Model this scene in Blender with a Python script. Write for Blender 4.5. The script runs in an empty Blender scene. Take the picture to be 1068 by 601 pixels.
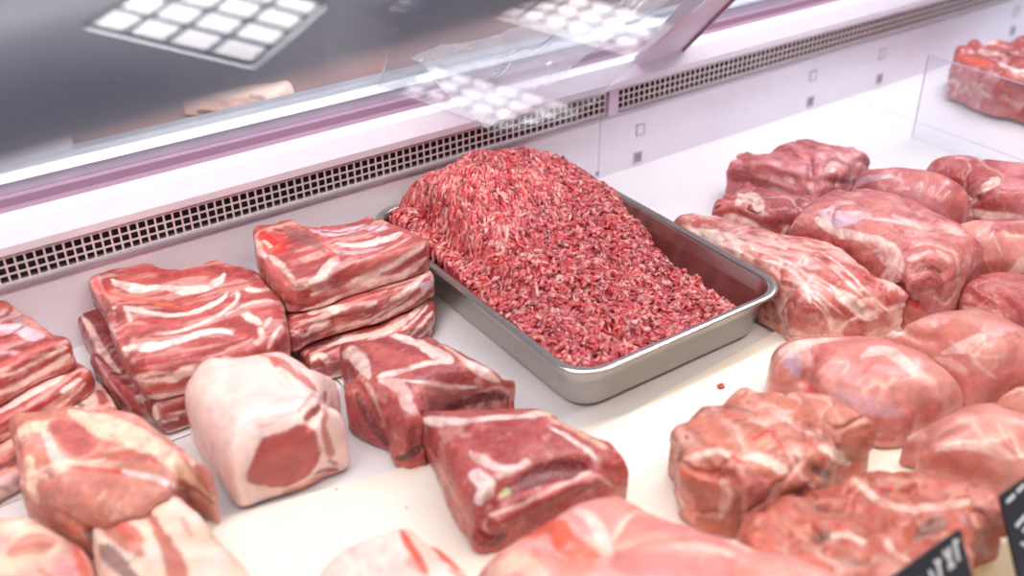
import bpy, bmesh, math, random
import numpy as np
from mathutils import Vector, Matrix
from mathutils.bvhtree import BVHTree
from mathutils.kdtree import KDTree
random.seed(7); rng = np.random.RandomState(11)
C = bpy.context.scene.collection
# ------------------------------------------------------------------ camera (solved from the counter's vanishing directions)
FPX = 1088.0; CX, CY = 534.0, 300.5
CAM = np.array([0.0, 0.0, 0.72])
def _cd(px, py):
    v = np.array([px-CX, -(py-CY), -FPX]); return v/np.linalg.norm(v)
_X = _cd(2390, -385); _Y = _cd(-342, -346); _Y = _Y-(_Y@_X)*_X; _Y /= np.linalg.norm(_Y)
ROT = np.array([_X, _Y, np.cross(_X, _Y)])          # world <- camera
def ray(px, py): return ROT @ _cd(px, py)
def at(px, py, z=0.0):
    d = ray(px, py); return CAM + d*((z-CAM[2])/d[2])
def aty(px, py, y):
    d = ray(px, py); return CAM + d*((y-CAM[1])/d[1])
def px2m(p): return float(np.dot(np.asarray(p)-CAM, -ROT[:, 2]))/FPX   # metres per pixel at p
cd = bpy.data.cameras.new('camera'); cam = bpy.data.objects.new('camera', cd); C.objects.link(cam)
cd.lens = 36.0*FPX/1068.0; cd.sensor_width = 36.0; cd.clip_start = .02
cam.matrix_world = Matrix(((*ROT[0], CAM[0]), (*ROT[1], CAM[1]), (*ROT[2], CAM[2]), (0, 0, 0, 1)))
cd.dof.use_dof = True; cd.dof.focus_distance = 1.32; cd.dof.aperture_fstop = 2.5
bpy.context.scene.camera = cam

# ------------------------------------------------------------------ scene helpers
def lin(r, g, b):
    f = lambda c: (c/255/12.92) if c/255 <= .04045 else ((c/255+.055)/1.055)**2.4
    return np.array([f(r), f(g), f(b)])
def rgba(*c): return (*lin(*c), 1.0)
def tag(o, label=None, cat=None, group=None, kind=None):
    if label: o['label'] = label
    if cat: o['category'] = cat
    if group: o['group'] = group
    if kind: o['kind'] = kind
    return o
def empty(name, loc, rz=0):
    o = bpy.data.objects.new(name, None); C.objects.link(o); o.location = loc; o.rotation_euler.z = rz
    o.empty_display_size = .02; bpy.context.view_layer.update(); return o
def link_mesh(name, me, mat, parent=None, smooth=True):
    o = bpy.data.objects.new(name, me); C.objects.link(o)
    if mat: me.materials.append(mat)
    if parent is not None:
        o.parent = parent; o.matrix_parent_inverse = Matrix.Translation(-parent.location)
    if smooth: me.polygons.foreach_set('use_smooth', [True]*len(me.polygons))
    return o
def bm_obj(name, bm, mat, parent=None, smooth=False, bevel=0):
    if bevel: bmesh.ops.bevel(bm, geom=[e for e in bm.edges if len(e.link_faces) == 2 and e.calc_face_angle(0) > .5], offset=bevel, segments=2, affect='EDGES', profile=.6)
    me = bpy.data.meshes.new(name); bm.to_mesh(me); bm.free()
    return link_mesh(name, me, mat, parent, smooth)
def prism(bm, pts, z0, z1):
    """polygon (world xy list) extruded from z0 to z1"""
    a = [bm.verts.new((p[0], p[1], z0)) for p in pts]; b = [bm.verts.new((p[0], p[1], z1)) for p in pts]
    n = len(pts); bm.faces.new(a[::-1]); bm.faces.new(b)
    for i in range(n): bm.faces.new((a[i], a[(i+1) % n], b[(i+1) % n], b[i]))
    bmesh.ops.recalc_face_normals(bm, faces=bm.faces)
    return bm
def box(bm, x0, x1, y0, y1, z0, z1):
    v = [bm.verts.new((x, y, z)) for z in (z0, z1) for x, y in ((x0, y0), (x1, y0), (x1, y1), (x0, y1))]
    for f in ((3, 2, 1, 0), (4, 5, 6, 7), (0, 1, 5, 4), (1, 2, 6, 5), (2, 3, 7, 6), (3, 0, 4, 7)): bm.faces.new([v[i] for i in f])
    return bm
def extrude_x(bm, prof, x0, x1):
    """closed (y,z) profile swept along the wall direction"""
    a = [bm.verts.new((x0, y, z)) for y, z in prof]; b = [bm.verts.new((x1, y, z)) for y, z in prof]
    n = len(prof); bm.faces.new(a); bm.faces.new(b[::-1])
    for i in range(n): bm.faces.new((a[i], b[i], b[(i+1) % n], a[(i+1) % n]))
    bmesh.ops.recalc_face_normals(bm, faces=bm.faces)
    return bm
def xslab(bm, p0, p1, up, w, t):
    """bar from p0 to p1, width w along 'up', thickness t"""
    p0, p1, up = Vector(p0), Vector(p1), Vector(up).normalized(); d = (p1-p0).normalized(); n = d.cross(up).normalized(); u = n.cross(d)
    v = []
    for p in (p0, p1):
        for a, b in ((-1, -1), (1, -1), (1, 1), (-1, 1)): v.append(bm.verts.new(p+u*(a*w/2)+n*(b*t/2)))
    for f in ((3, 2, 1, 0), (4, 5, 6, 7), (0, 1, 5, 4), (1, 2, 6, 5), (2, 3, 7, 6), (3, 0, 4, 7)): bm.faces.new([v[i] for i in f])
    bmesh.ops.recalc_face_normals(bm, faces=bm.faces)
    return bm

# ------------------------------------------------------------------ materials
def newmat(name):
    m = bpy.data.materials.new(name); m.use_nodes = True; nt = m.node_tree
    return m, nt, nt.nodes['Principled BSDF']
def N(nt, t, **kw):
    n = nt.nodes.new(t)
    for k, v in kw.items(): setattr(n, k, v)
    return n
def plastic(name, col, rough=.4, spec=.5, var=.03, metal=0, bump=0, scale=30, coat=0):
    m, nt, p = newmat(name)
    tc = N(nt, 'ShaderNodeTexCoord'); no = N(nt, 'ShaderNodeTexNoise'); no.inputs['Scale'].default_value = scale; no.inputs['Detail'].default_value = 5
    nt.links.new(tc.outputs['Object'], no.inputs['Vector'])
    r = N(nt, 'ShaderNodeValToRGB'); c = lin(*col)
    r.color_ramp.elements[0].position = .3; r.color_ramp.elements[1].position = .7
    r.color_ramp.elements[0].color = (*(c*(1-var)), 1); r.color_ramp.elements[1].color = (*np.minimum(c*(1+var), 1), 1)
    nt.links.new(no.outputs['Fac'], r.inputs['Fac']); nt.links.new(r.outputs['Color'], p.inputs['Base Color'])
    p.inputs['Roughness'].default_value = rough; p.inputs['Metallic'].default_value = metal; p.inputs['Specular IOR Level'].default_value = spec
    p.inputs['Coat Weight'].default_value = coat
    if bump:
        b = N(nt, 'ShaderNodeBump'); b.inputs['Strength'].default_value = bump; b.inputs['Distance'].default_value = .002
        nt.links.new(no.outputs['Fac'], b.inputs['Height']); nt.links.new(b.outputs['Normal'], p.inputs['Normal'])
    return m
def glass(name, tint=(1, 1, 1), rough=0.02, haze=0.0, gain=1.0):
    """thin clear sheet: see-through, mirror-like by Fresnel, with a faint milky share"""
    m, nt, p = newmat(name); out = nt.nodes['Material Output']; nt.nodes.remove(p)
    tr = N(nt, 'ShaderNodeBsdfTransparent'); tr.inputs[0].default_value = (*tint, 1)
    gl = N(nt, 'ShaderNodeBsdfGlossy'); gl.inputs['Roughness'].default_value = rough
    fr = N(nt, 'ShaderNodeFresnel'); ge = N(nt, 'ShaderNodeNewGeometry'); io = N(nt, 'ShaderNodeMapRange'); io.inputs['To Min'].default_value = 1.5; io.inputs['To Max'].default_value = 1/1.5
    nt.links.new(ge.outputs['Backfacing'], io.inputs['Value']); nt.links.new(io.outputs[0], fr.inputs['IOR'])
    mu = N(nt, 'ShaderNodeMath', operation='MULTIPLY'); mu.inputs[1].default_value = gain; mu.use_clamp = True
    nt.links.new(fr.outputs[0], mu.inputs[0])
    df = N(nt, 'ShaderNodeBsdfDiffuse'); df.inputs[0].default_value = (.85, .84, .88, 1)
    m1 = N(nt, 'ShaderNodeMixShader'); m1.inputs[0].default_value = haze
    nt.links.new(tr.outputs[0], m1.inputs[1]); nt.links.new(df.outputs[0], m1.inputs[2])
    m2 = N(nt, 'ShaderNodeMixShader'); nt.links.new(mu.outputs[0], m2.inputs[0]); nt.links.new(m1.outputs[0], m2.inputs[1]); nt.links.new(gl.outputs[0], m2.inputs[2])
    nt.links.new(m2.outputs[0], out.inputs[0]); return m
def meat_mat(name, rough=.34, bump=.35, scale=160, marb=.25, coat=.35, sss=.0, fibre=(1, 1, 1)):
    m, nt, p = newmat(name); L = nt.links.new
    at_ = N(nt, 'ShaderNodeAttribute'); at_.attribute_name = 'Col'
    tc = N(nt, 'ShaderNodeTexCoord'); mp = N(nt, 'ShaderNodeMapping'); mp.inputs['Scale'].default_value = fibre; L(tc.outputs['Object'], mp.inputs[0])
    n1 = N(nt, 'ShaderNodeTexNoise'); n1.inputs['Scale'].default_value = scale; n1.inputs['Detail'].default_value = 6; n1.inputs['Roughness'].default_value = .6
    n2 = N(nt, 'ShaderNodeTexNoise'); n2.inputs['Scale'].default_value = scale*.28; n2.inputs['Detail'].default_value = 6; n2.inputs['Distortion'].default_value = 1.2
    L(mp.outputs[0], n1.inputs[0]); L(mp.outputs[0], n2.inputs[0])
    # blotches: value shifts of the tissue itself
    r1 = N(nt, 'ShaderNodeMapRange'); r1.inputs['From Min'].default_value = .3; r1.inputs['From Max'].default_value = .7; r1.inputs['To Min'].default_value = .78; r1.inputs['To Max'].default_value = 1.18
    L(n2.outputs['Fac'], r1.inputs['Value'])
    mul = N(nt, 'ShaderNodeVectorMath', operation='SCALE'); L(at_.outputs['Color'], mul.inputs[0]); L(r1.outputs[0], mul.inputs['Scale'])
    # thin fat threads
    v = N(nt, 'ShaderNodeTexNoise'); v.inputs['Scale'].default_value = scale*.35; v.inputs['Detail'].default_value = 3; v.inputs['Distortion'].default_value = 2.0; L(mp.outputs[0], v.inputs[0])
    sb = N(nt, 'ShaderNodeMath', operation='SUBTRACT'); sb.inputs[1].default_value = .5; L(v.outputs['Fac'], sb.inputs[0])
    ab = N(nt, 'ShaderNodeMath', operation='ABSOLUTE'); L(sb.outputs[0], ab.inputs[0])
    r2 = N(nt, 'ShaderNodeMapRange'); r2.inputs['From Min'].default_value = 0; r2.inputs['From Max'].default_value = .035; r2.inputs['To Min'].default_value = marb; r2.inputs['To Max'].default_value = 0; L(ab.outputs[0], r2.inputs['Value'])
    mx = N(nt, 'ShaderNodeMix', data_type='RGBA'); L(r2.outputs[0], mx.inputs['Factor']); L(mul.outputs[0], mx.inputs[6]); mx.inputs[7].default_value = rgba(228, 178, 168)
    L(mx.outputs[2], p.inputs['Base Color'])
    p.inputs['Roughness'].default_value = rough; p.inputs['Coat Weight'].default_value = coat; p.inputs['Coat Roughness'].default_value = .16
    p.inputs['Subsurface Weight'].default_value = sss; p.inputs['Subsurface Radius'].default_value = (.008, .003, .002); p.inputs['Subsurface Scale'].default_value = 1
    b = N(nt, 'ShaderNodeBump'); b.inputs['Strength'].default_value = bump; b.inputs['Distance'].default_value = .0025
    L(n1.outputs['Fac'], b.inputs['Height']); b2 = N(nt, 'ShaderNodeBump'); b2.inputs['Strength'].default_value = bump; b2.inputs['Distance'].default_value = .005
    L(n2.outputs['Fac'], b2.inputs['Height']); L(b.outputs['Normal'], b2.inputs['Normal']); L(b2.outputs['Normal'], p.inputs['Normal'])
    return m

# ------------------------------------------------------------------ solid modelling on a voxel field
_T = rng.rand(64, 64, 64).astype(np.float32)
def vnoise(x, y, z):
    x0 = np.floor(x).astype(int); y0 = np.floor(y).astype(int); z0 = np.floor(z).astype(int)
    fx, fy, fz = x-x0, y-y0, z-z0
    fx = fx*fx*(3-2*fx); fy = fy*fy*(3-2*fy); fz = fz*fz*(3-2*fz)
    x0 &= 63; y0 &= 63; z0 &= 63; x1 = (x0+1) & 63; y1 = (y0+1) & 63; z1 = (z0+1) & 63
    T = _T
    a = T[x0, y0, z0]*(1-fx)+T[x1, y0, z0]*fx; b = T[x0, y1, z0]*(1-fx)+T[x1, y1, z0]*fx
    c = T[x0, y0, z1]*(1-fx)+T[x1, y0, z1]*fx; d = T[x0, y1, z1]*(1-fx)+T[x1, y1, z1]*fx
    return ((a*(1-fy)+b*fy)*(1-fz)+(c*(1-fy)+d*fy)*fz)*2-1
def fbm(P, s, o=3, off=0.0):
    r = 0; a = 1; t = 0
    for i in range(o):
        r = r+a*vnoise(P[0]/s+off+17.3*i, P[1]/s+off*1.7+5.1*i, P[2]/s+off*.6+9.7*i); t += a; a *= .5; s *= .5
    return r/t
def smax(a, b, k):
    h = np.clip(k-np.abs(a-b), 0, None)/k; return np.maximum(a, b)+h*h*k*.25
def smin(a, b, k): return -smax(-a, -b, k)
def parse(s): return [tuple(float(q) for q in w.split(',')) for w in s.split()]
def curve_pts(pts, closed, n=6):
    P = np.array(pts, float); m = len(P); out = []
    for i in range(m if closed else m-1):
        if closed: p0, p1, p2, p3 = P[i-1], P[i], P[(i+1) % m], P[(i+2) % m]
        else: p0, p1, p2, p3 = P[max(i-1, 0)], P[i], P[i+1], P[min(i+2, m-1)]
        for k in range(n):
            t = k/n; out.append(.5*((2*p1)+(-p0+p2)*t+(2*p0-5*p1+4*p2-p3)*t*t+(-p0+3*p1-3*p2+p3)*t**3))
    if not closed: out.append(P[-1])
    return np.array(out)
def sdf2(X, Y, poly):
    d = np.full(X.shape, 1e9); s = np.zeros(X.shape, bool); n = len(poly)
    for i in range(n):
        ax, ay = poly[i-1]; bx, by = poly[i]; ex, ey = bx-ax, by-ay; L = ex*ex+ey*ey+1e-12
        t = np.clip(((X-ax)*ex+(Y-ay)*ey)/L, 0, 1); d = np.minimum(d, (X-ax-t*ex)**2+(Y-ay-t*ey)**2)
        c = ((ay > Y) != (by > Y)) & (X < ex*(Y-ay)/(ey if abs(ey) > 1e-12 else 1e-12)+ax); s ^= c
    d = np.sqrt(d); return np.where(s, -d, d)
def surface_nets(F, org, h):
    nx, ny, nz = F.shape; ins = F < 0
    c = ins.astype(np.int8)
    S = sum(c[i:nx-1+i, j:ny-1+j, k:nz-1+k] for i in (0, 1) for j in (0, 1) for k in (0, 1))
    act = (S > 0) & (S < 8); idx = np.full(act.shape, -1, int); ii = np.argwhere(act); idx[act] = np.arange(len(ii))
    acc = np.zeros((len(ii), 3)); cnt = np.zeros(len(ii)); i0, j0, k0 = ii.T
    for ax in range(3):
        for u in (0, 1):
            for v in (0, 1):
                o = [0, 0, 0]; oth = [q for q in range(3) if q != ax]; o[oth[0]] = u; o[oth[1]] = v
                a = F[i0+o[0], j0+o[1], k0+o[2]]; o2 = list(o); o2[ax] = 1; b = F[i0+o2[0], j0+o2[1], k0+o2[2]]
                m = (a < 0) != (b < 0); t = np.where(m, a/np.where(m, a-b, 1), 0)
                p = np.zeros((len(ii), 3)); p[:, oth[0]] = u; p[:, oth[1]] = v; p[:, ax] = t
                acc += p*m[:, None]; cnt += m
    V = (ii+acc/cnt[:, None])*h+org; faces = []
    for ax in range(3):
        sl0 = [slice(None)]*3; sl1 = [slice(None)]*3; sl0[ax] = slice(0, -1); sl1[ax] = slice(1, None)
        A = ins[tuple(sl0)]; B = ins[tuple(sl1)]; e = np.argwhere(A != B); u, v = [(1, 2), (2, 0), (0, 1)][ax]
        e = e[(e[:, u] > 0) & (e[:, v] > 0) & (e[:, u] < F.shape[u]-1) & (e[:, v] < F.shape[v]-1)]
        def g(du, dv):
            q = e.copy(); q[:, u] -= du; q[:, v] -= dv; return idx[q[:, 0], q[:, 1], q[:, 2]]
        Q = np.stack([g(1, 1), g(0, 1), g(0, 0), g(1, 0)], 1); fl = ~A[e[:, 0], e[:, 1], e[:, 2]]; Q[fl] = Q[fl][:, ::-1]; faces.append(Q)
    return V, np.concatenate(faces)
BUILT = []       # fields already in place: later pieces are pressed against them, never through them
def sample(F, org, h, P):
    q = [(P[i]-org[i])/h for i in range(3)]; ok = np.ones(q[0].shape, bool)
    for i in range(3): ok &= (q[i] >= 0) & (q[i] < F.shape[i]-1.001)
    q = [np.where(ok, v, 0) for v in q]; b = [np.floor(v).astype(int) for v in q]; f = [v-w for v, w in zip(q, b)]
    r = 0
    for i in (0, 1):
        for j in (0, 1):
            for k in (0, 1):
                r = r+F[b[0]+i, b[1]+j, b[2]+k]*(f[0] if i else 1-f[0])*(f[1] if j else 1-f[1])*(f[2] if k else 1-f[2])
    return np.where(ok, r, 1.0), ok
def march(F, org, h, px, py):
    d = ray(px, py); t = np.arange(.25, 3.4, .0015)
    P = CAM[:, None]+d[:, None]*t; v, ok = sample(F, org, h, P); s = np.argwhere(v < 0)
    return P[:, s[0, 0]] if len(s) else None
PAL = dict(fat=(244, 212, 202), fat2=(240, 214, 200), warmfat=(243, 206, 180), skin=(243, 208, 198), lean=(160, 60, 60), lean2=(188, 88, 82), pale=(216, 140, 126), tan=(178, 92, 76), tan2=(200, 122, 102), legp=(200, 118, 112), legl=(218, 148, 138), legd=(178, 86, 88),
           dark=(112, 30, 36), vdark=(70, 20, 24), red=(214, 44, 36), orange=(216, 96, 70), bone=(238, 190, 160), pink=(206, 120, 124), membrane=(216, 186, 196),
           grey=(168, 138, 142), blue=(196, 172, 196), brown=(120, 74, 70), rose=(222, 150, 146), salmon=(190, 94, 76), white=(246, 226, 218), green=(206, 206, 150))
SOFTK = ('fat', 'fat2', 'white', 'warmfat', 'membrane', 'bone', 'grey', 'blue')
def piece(name, label, cat, outline, h, zb=0.0, lo=.22, hi=.8, r=.02, r2=.006, taper=0.0, vox=.0022, base='lean', base2='lean2', mix=.09,
          noise=(.0035, .035), fine=(.0009, .009), tilt=(0, 0), bumps=(), carve=(), paint=(), lumps=(), mat=None, group=None, parent=None, press=.0008, seed=0, warp=.35, dome=0.0, rest=True, seams=None, grain=None, nw=.5):
    ol = parse(outline); fp = []; m_ = len(ol); ar = sum(ol[i-1][0]*ol[i][1]-ol[i][0]*ol[i-1][1] for i in range(m_)); ln = []
    for i in range(m_):      # the far edge of a piece is seen at its top, the near edge where it meets the deck
        n_ = 0
        for a_, b_, w_ in ((ol[i-1], ol[(i+1) % m_], 1.), (ol[i-2], ol[(i+2) % m_], .7)):
            tx, ty = b_[0]-a_[0], b_[1]-a_[1]; n_ += w_*(-tx if ar > 0 else tx)/(math.hypot(tx, ty)+1e-6)
        ln.append(n_/1.7)
    ln = np.clip((np.array(ln)+.75)/1.5, 0, 1)
    for _ in range(3): ln = (ln+np.roll(ln, 1)+np.roll(ln, -1))/3
    ys = [p[1] for p in ol]; ya_, yb_ = min(ys), max(ys)
    for i, p in enumerate(ol):
        t_ = nw*ln[i]+(1-nw)*(p[1]-ya_)/(yb_-ya_)
        z = p[2] if len(p) > 2 else zb+h*(hi+(lo-hi)*t_)
        w = at(p[0], p[1], z); fp.append((w[0], w[1]))
    poly = curve_pts(fp, True, 5)
    mn = poly.min(0)-.02; mxx = poly.max(0)+.02; L3 = []
    for lp in lumps:
        c = at(lp[0], lp[1], lp[2]); L3.append((c, lp[3], lp[4], lp[5], lp[6] if len(lp) > 6 else 0)); m = max(lp[3], lp[4])+.01
        mn = np.minimum(mn, c[:2]-m); mxx = np.maximum(mxx, c[:2]+m)
    ztop = zb+h+.03+sum(abs(t) for t in tilt)*.1
    for b in bumps: ztop = max(ztop, zb+h+.03+b[2])
    org = np.array([mn[0], mn[1], zb-.008]); nx, ny = [int((mxx[i]-mn[i])/vox)+2 for i in (0, 1)]; nz = int((ztop-org[2])/vox)+2
    gx = org[0]+np.arange(nx)*vox; gy = org[1]+np.arange(ny)*vox; gz = org[2]+np.arange(nz)*vox
    X2, Y2 = np.meshgrid(gx, gy, indexing='ij'); d2 = sdf2(X2, Y2, poly)
    P = np.meshgrid(gx, gy, gz, indexing='ij')
    H = zb+h+tilt[0]*(X2-poly[:, 0].mean())+tilt[1]*(Y2-poly[:, 1].mean())
    if dome: R_ = max(-d2.min(), 1e-3); t = np.clip(-d2/R_, 0, 1); H = H-dome*h*(1-t)**2
    for bx, by, dz, rad in bumps:
        c = at(bx, by, zb+h*.8); H = H+dz*np.exp(-((X2-c[0])**2+(Y2-c[1])**2)/(rad*rad))
    F = d2[:, :, None]+taper*(P[2]-zb)
    F = smax(F, P[2]-H[:, :, None], r)
    for c, a, b, e, rz in L3:
        cs, sn = math.cos(rz), math.sin(rz); dx, dy, dz = P[0]-c[0], P[1]-c[1], P[2]-c[2]
        u, v = dx*cs+dy*sn, -dx*sn+dy*cs; k = np.sqrt((u/a)**2+(v/b)**2+(dz/e)**2); F = smin(F, (k-1)*min(a, b, e), .008)
    F = F+noise[0]*fbm(P, noise[1], 2, seed*3.1)+fine[0]*fbm(P, fine[1], 2, seed*1.3+4)
    if seams:
        sn_ = fbm(P, seams[0], 2, seed*2.3+60); F = F+seams[1]*np.clip(1-np.abs(sn_)*7, 0, 1)**2
    # creases and ridges
    for cv in carve:
        dep, wpx, s = cv; pts = curve_pts([p[:2] for p in parse(s)], False, 6); hit = [march(F, org, vox, *p) for p in pts]; hit = [p for p in hit if p is not None]
        if not hit: continue
        Hh = np.array(hit); w = wpx*px2m(Hh[0]); lo_ = np.maximum(((Hh.min(0)-3*w-org)/vox).astype(int), 0); hi_ = np.minimum(((Hh.max(0)+3*w-org)/vox).astype(int)+2, F.shape)
        sl = tuple(slice(a, b) for a, b in zip(lo_, hi_)); q = [A[sl] for A in P]; D = np.full(q[0].shape, 1e9)
        for i in range(len(Hh)):
            a = Hh[max(i-1, 0)]; b = Hh[i]; e = b-a; LL = e@e+1e-12
            if LL > .0009: a = b; e = b-a; LL = 1e-12
            t = np.clip(((q[0]-a[0])*e[0]+(q[1]-a[1])*e[1]+(q[2]-a[2])*e[2])/LL, 0, 1)
            D = np.minimum(D, (q[0]-a[0]-t*e[0])**2+(q[1]-a[1]-t*e[1])**2+(q[2]-a[2]-t*e[2])**2)
        F[sl] += dep*np.exp(-D/(w*w))
    F = smax(F, (zb+.0006)-P[2], r2)
    bb = (org, org+np.array(F.shape)*vox)
    for G, go, gh in BUILT:
        ge = go+np.array(G.shape)*gh
        if np.any(ge < bb[0]) or np.any(go > bb[1]): continue
        s_, ok = sample(G, go, gh, P); F = np.where(ok, np.maximum(F, press-s_), F)
    for sd in (0, -1):       # close at the grid border
        F[sd] = np.maximum(F[sd], .001); F[:, sd] = np.maximum(F[:, sd], .001); F[:, :, sd] = np.maximum(F[:, :, sd], .001)
    BUILT.append((F.astype(np.float32), org, vox))
    V, Q = surface_nets(F, org, vox)
    # keep only the largest connected lump
    nb = np.arange(len(V))
    E = np.concatenate([Q[:, [0, 1]], Q[:, [1, 2]], Q[:, [2, 3]], Q[:, [3, 0]]])
    for _ in range(400):
        old = nb.copy(); m_ = np.minimum(nb[E[:, 0]], nb[E[:, 1]]); np.minimum.at(nb, E[:, 0], m_); np.minimum.at(nb, E[:, 1], m_); nb = nb[nb]
        if (nb == old).all(): break
    u_, c_ = np.unique(nb, return_counts=True); big = u_[c_.argmax()]; keep = nb == big
    if not keep.all():
        rm = -np.ones(len(V), int); rm[keep] = np.arange(keep.sum()); Q = Q[keep[Q[:, 0]]]; Q = rm[Q]; V = V[keep]
    # one relax pass
    E = np.concatenate([Q[:, [0, 1]], Q[:, [1, 2]], Q[:, [2, 3]], Q[:, [3, 0]]])
    for _ in range(1):
        S = np.zeros_like(V); cn = np.zeros(len(V)); np.add.at(S, E[:, 0], V[E[:, 1]]); np.add.at(S, E[:, 1], V[E[:, 0]]); np.add.at(cn, E[:, 0], 1); np.add.at(cn, E[:, 1], 1)
        V = V*.5+.5*S/cn[:, None]
    # tissue colour; some dark strokes also paint shade into hollows and undersides
    PV = V.T; n1 = fbm(PV, .03, 3, seed+2.0); n2 = fbm(PV, .012, 3, seed+8.0)
    A = lin(*PAL[base]); B = lin(*PAL[base2]); k = np.clip(.5+n1*1.6, 0, 1)[:, None]; col = A*(1-k)+B*k
    k = np.clip((n2-.22)*5, 0, 1)[:, None]*mix*4; col = col*(1-k)+lin(*PAL['fat'])*k
    if seams:
        sn_ = np.abs(fbm(PV, seams[0], 2, seed*2.3+60)+.05*n2); k = (np.clip(1-sn_*9, 0, 1)*seams[2]*np.clip(.5+1.5*n1, 0, 1))[:, None]; col = col*(1-k)+lin(*PAL['fat'])*k
    if grain:
        # fibres and fat streaks running along one direction of the piece
        g0, g1 = [march(F, org, vox, *q) for q in parse(grain[0])]
        if g0 is not None and g1 is not None:
            D = (g1-g0)/np.linalg.norm(g1-g0); al_ = PV.T@D; rest_ = V-al_[:, None]*D
            bend = .006*fbm(PV, .06, 2, seed+70)[:, None]
            PG = ((rest_+bend)+(al_*grain[3] if len(grain) > 3 else al_*.12)[:, None]*D).T; g_ = fbm(PG, grain[1], 3, seed+77)
            k = np.clip((g_-.02)*6, 0, 1)[:, None]*grain[2]; col = col*(1-k)+lin(*PAL['fat'])*k
            k = np.clip((-g_-.18)*6, 0, 1)[:, None]*grain[2]*.8; col = col*(1-k)+lin(*PAL['lean'])*k*.8
    wz = np.stack([fbm(PV, .016, 3, seed+20), fbm(PV, .016, 3, seed+31), fbm(PV, .016, 3, seed+47)], 1)*1.5; n3 = fbm(PV, .009, 2, seed+90)
    for st in paint:
        key, wpx, s = st[:3]; op = st[3] if len(st) > 3 else 1.0; raw = parse(s); pr = [(p[0], p[1], p[2] if len(p) > 2 else wpx) for p in raw]
        pts = curve_pts(pr, False, 5) if len(pr) > 1 else np.array(pr); hp = []
        for p in pts:
            q = march(F, org, vox, p[0], p[1])
            if q is not None: hp.append((*q, max(p[2], .3)*px2m(q)))
        if not hp: continue
        hp = np.array(hp)
        if len(hp) > 6 and np.linalg.norm(np.diff(hp[:, :3], axis=0), axis=1).sum() > 9*hp[:, 3].mean(): hp[:, 3] *= .45+.55*np.clip(np.minimum(np.linspace(0, 1, len(hp)), np.linspace(1, 0, len(hp)))*5, 0, 1)**.6
        W = hp[:, 3].max()*1.6+.004; bbm = np.all((V > hp[:, :3].min(0)-W) & (V < hp[:, :3].max(0)+W), 1); vi = np.where(bbm)[0]
        if not len(vi): continue
        U = V[vi]+wz[vi]*(warp*min(hp[:, 3].mean()*1.2, .007)); T = np.full(len(vi), 1e9)
        for i in range(len(hp)):
            a = hp[max(i-1, 0)]; b = hp[i]; e = b[:3]-a[:3]; LL = e@e+1e-12
            if LL > .0016: a = b; e = b[:3]-a[:3]; LL = 1e-12
            t = np.clip(((U-a[:3])@e)/LL, 0, 1); dd = np.linalg.norm(U-a[:3]-t[:, None]*e, axis=1); T = np.minimum(T, dd/(a[3]+(b[3]-a[3])*t))
        soft = np.clip(.0012/hp[:, 3].mean(), .12, .5); al = np.clip((1+soft-T)/(2*soft), 0, 1); al = (al*al*(3-2*al)*op*(np.clip(1+1.1*n3[vi], .55, 1) if key in SOFTK else 1))[:, None]
        c = lin(*PAL[key])*(1+.16*n2[vi][:, None]); col[vi] = col[vi]*(1-al)+c*al
    # origin at the base of the piece
    o0 = np.array([V[:, 0].mean(), V[:, 1].mean(), V[:, 2].min()])
    me = bpy.data.meshes.new(name); me.vertices.add(len(V)); me.vertices.foreach_set('co', (V-o0).ravel()); me.loops.add(len(Q)*4); me.loops.foreach_set('vertex_index', Q.ravel())
    me.polygons.add(len(Q)); me.polygons.foreach_set('loop_start', np.arange(len(Q))*4); me.polygons.foreach_set('loop_total', np.full(len(Q), 4)); me.update(calc_edges=True); me.validate()
    ca = me.color_attributes.new('Col', 'FLOAT_COLOR', 'POINT'); ca.data.foreach_set('color', np.concatenate([np.clip(col, 0, 1), np.ones((len(V), 1))], 1).ravel())
    o = link_mesh(name, me, mat); o.location = o0
    if label: tag(o, label, cat, group)
    return o
# ------------------------------------------------------------------ the case: floor, walls, grille, ledge
WY = 1.18
M_white = plastic('white_enamel', (234, 230, 243), .32, .5, .02, coat=.2)
M_floor = plastic('white_counter', (224, 222, 224), .38, .5, .02, scale=9, bump=.05)
M_board = plastic('cream_board', (236, 229, 216), .45, .4, .02, scale=12, bump=.08)
M_edge = plastic('grey_edge', (150, 142, 150), .45)
M_alu = plastic('brushed_aluminium', (206, 210, 220), .3, .5, .05, metal=.75)
M_mauve = plastic('mauve_channel', (158, 128, 150), .5)
M_lilac = plastic('lilac_frame', (212, 192, 214), .35, coat=.3)
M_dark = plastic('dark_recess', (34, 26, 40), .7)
M_grille = plastic('grille_plate', (226, 214, 218), .35, metal=.25)
M_brown = plastic('brown_worktop', (140, 112, 112), .35, .5, .15, scale=5)
M_bar = plastic('blue_grey_rail', (104, 106, 122), .38, .5, .06, metal=.1, scale=8)
M_paper = plastic('pale_lilac_box', (226, 216, 230), .5)

# counter panels with hairline joints between them (x seam at 0.384, 1.583; y seam further forward)
bm = bmesh.new()
xs = [-.7, .386, 1.582, 3.6]
for i in range(3):
    a, b = xs[i]+(.0012 if i else 0), xs[i+1]-(.0012 if i < 2 else 0)
    box(bm, a, b, -.3, .9338 if i == 0 else WY, -.02, 0)
box(bm, -.7, .3848, .9362, WY, -.02, 0)
tag(bm_obj('floor', bm, M_floor), 'white enamel counter deck of the meat display case', None, None, 'structure')
bm = box(bmesh.new(), -.7, 3.6, -.3, WY, -.026, -.0201)
tag(bm_obj('trim_1', bm, M_edge), None, None, None, 'structure')
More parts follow.
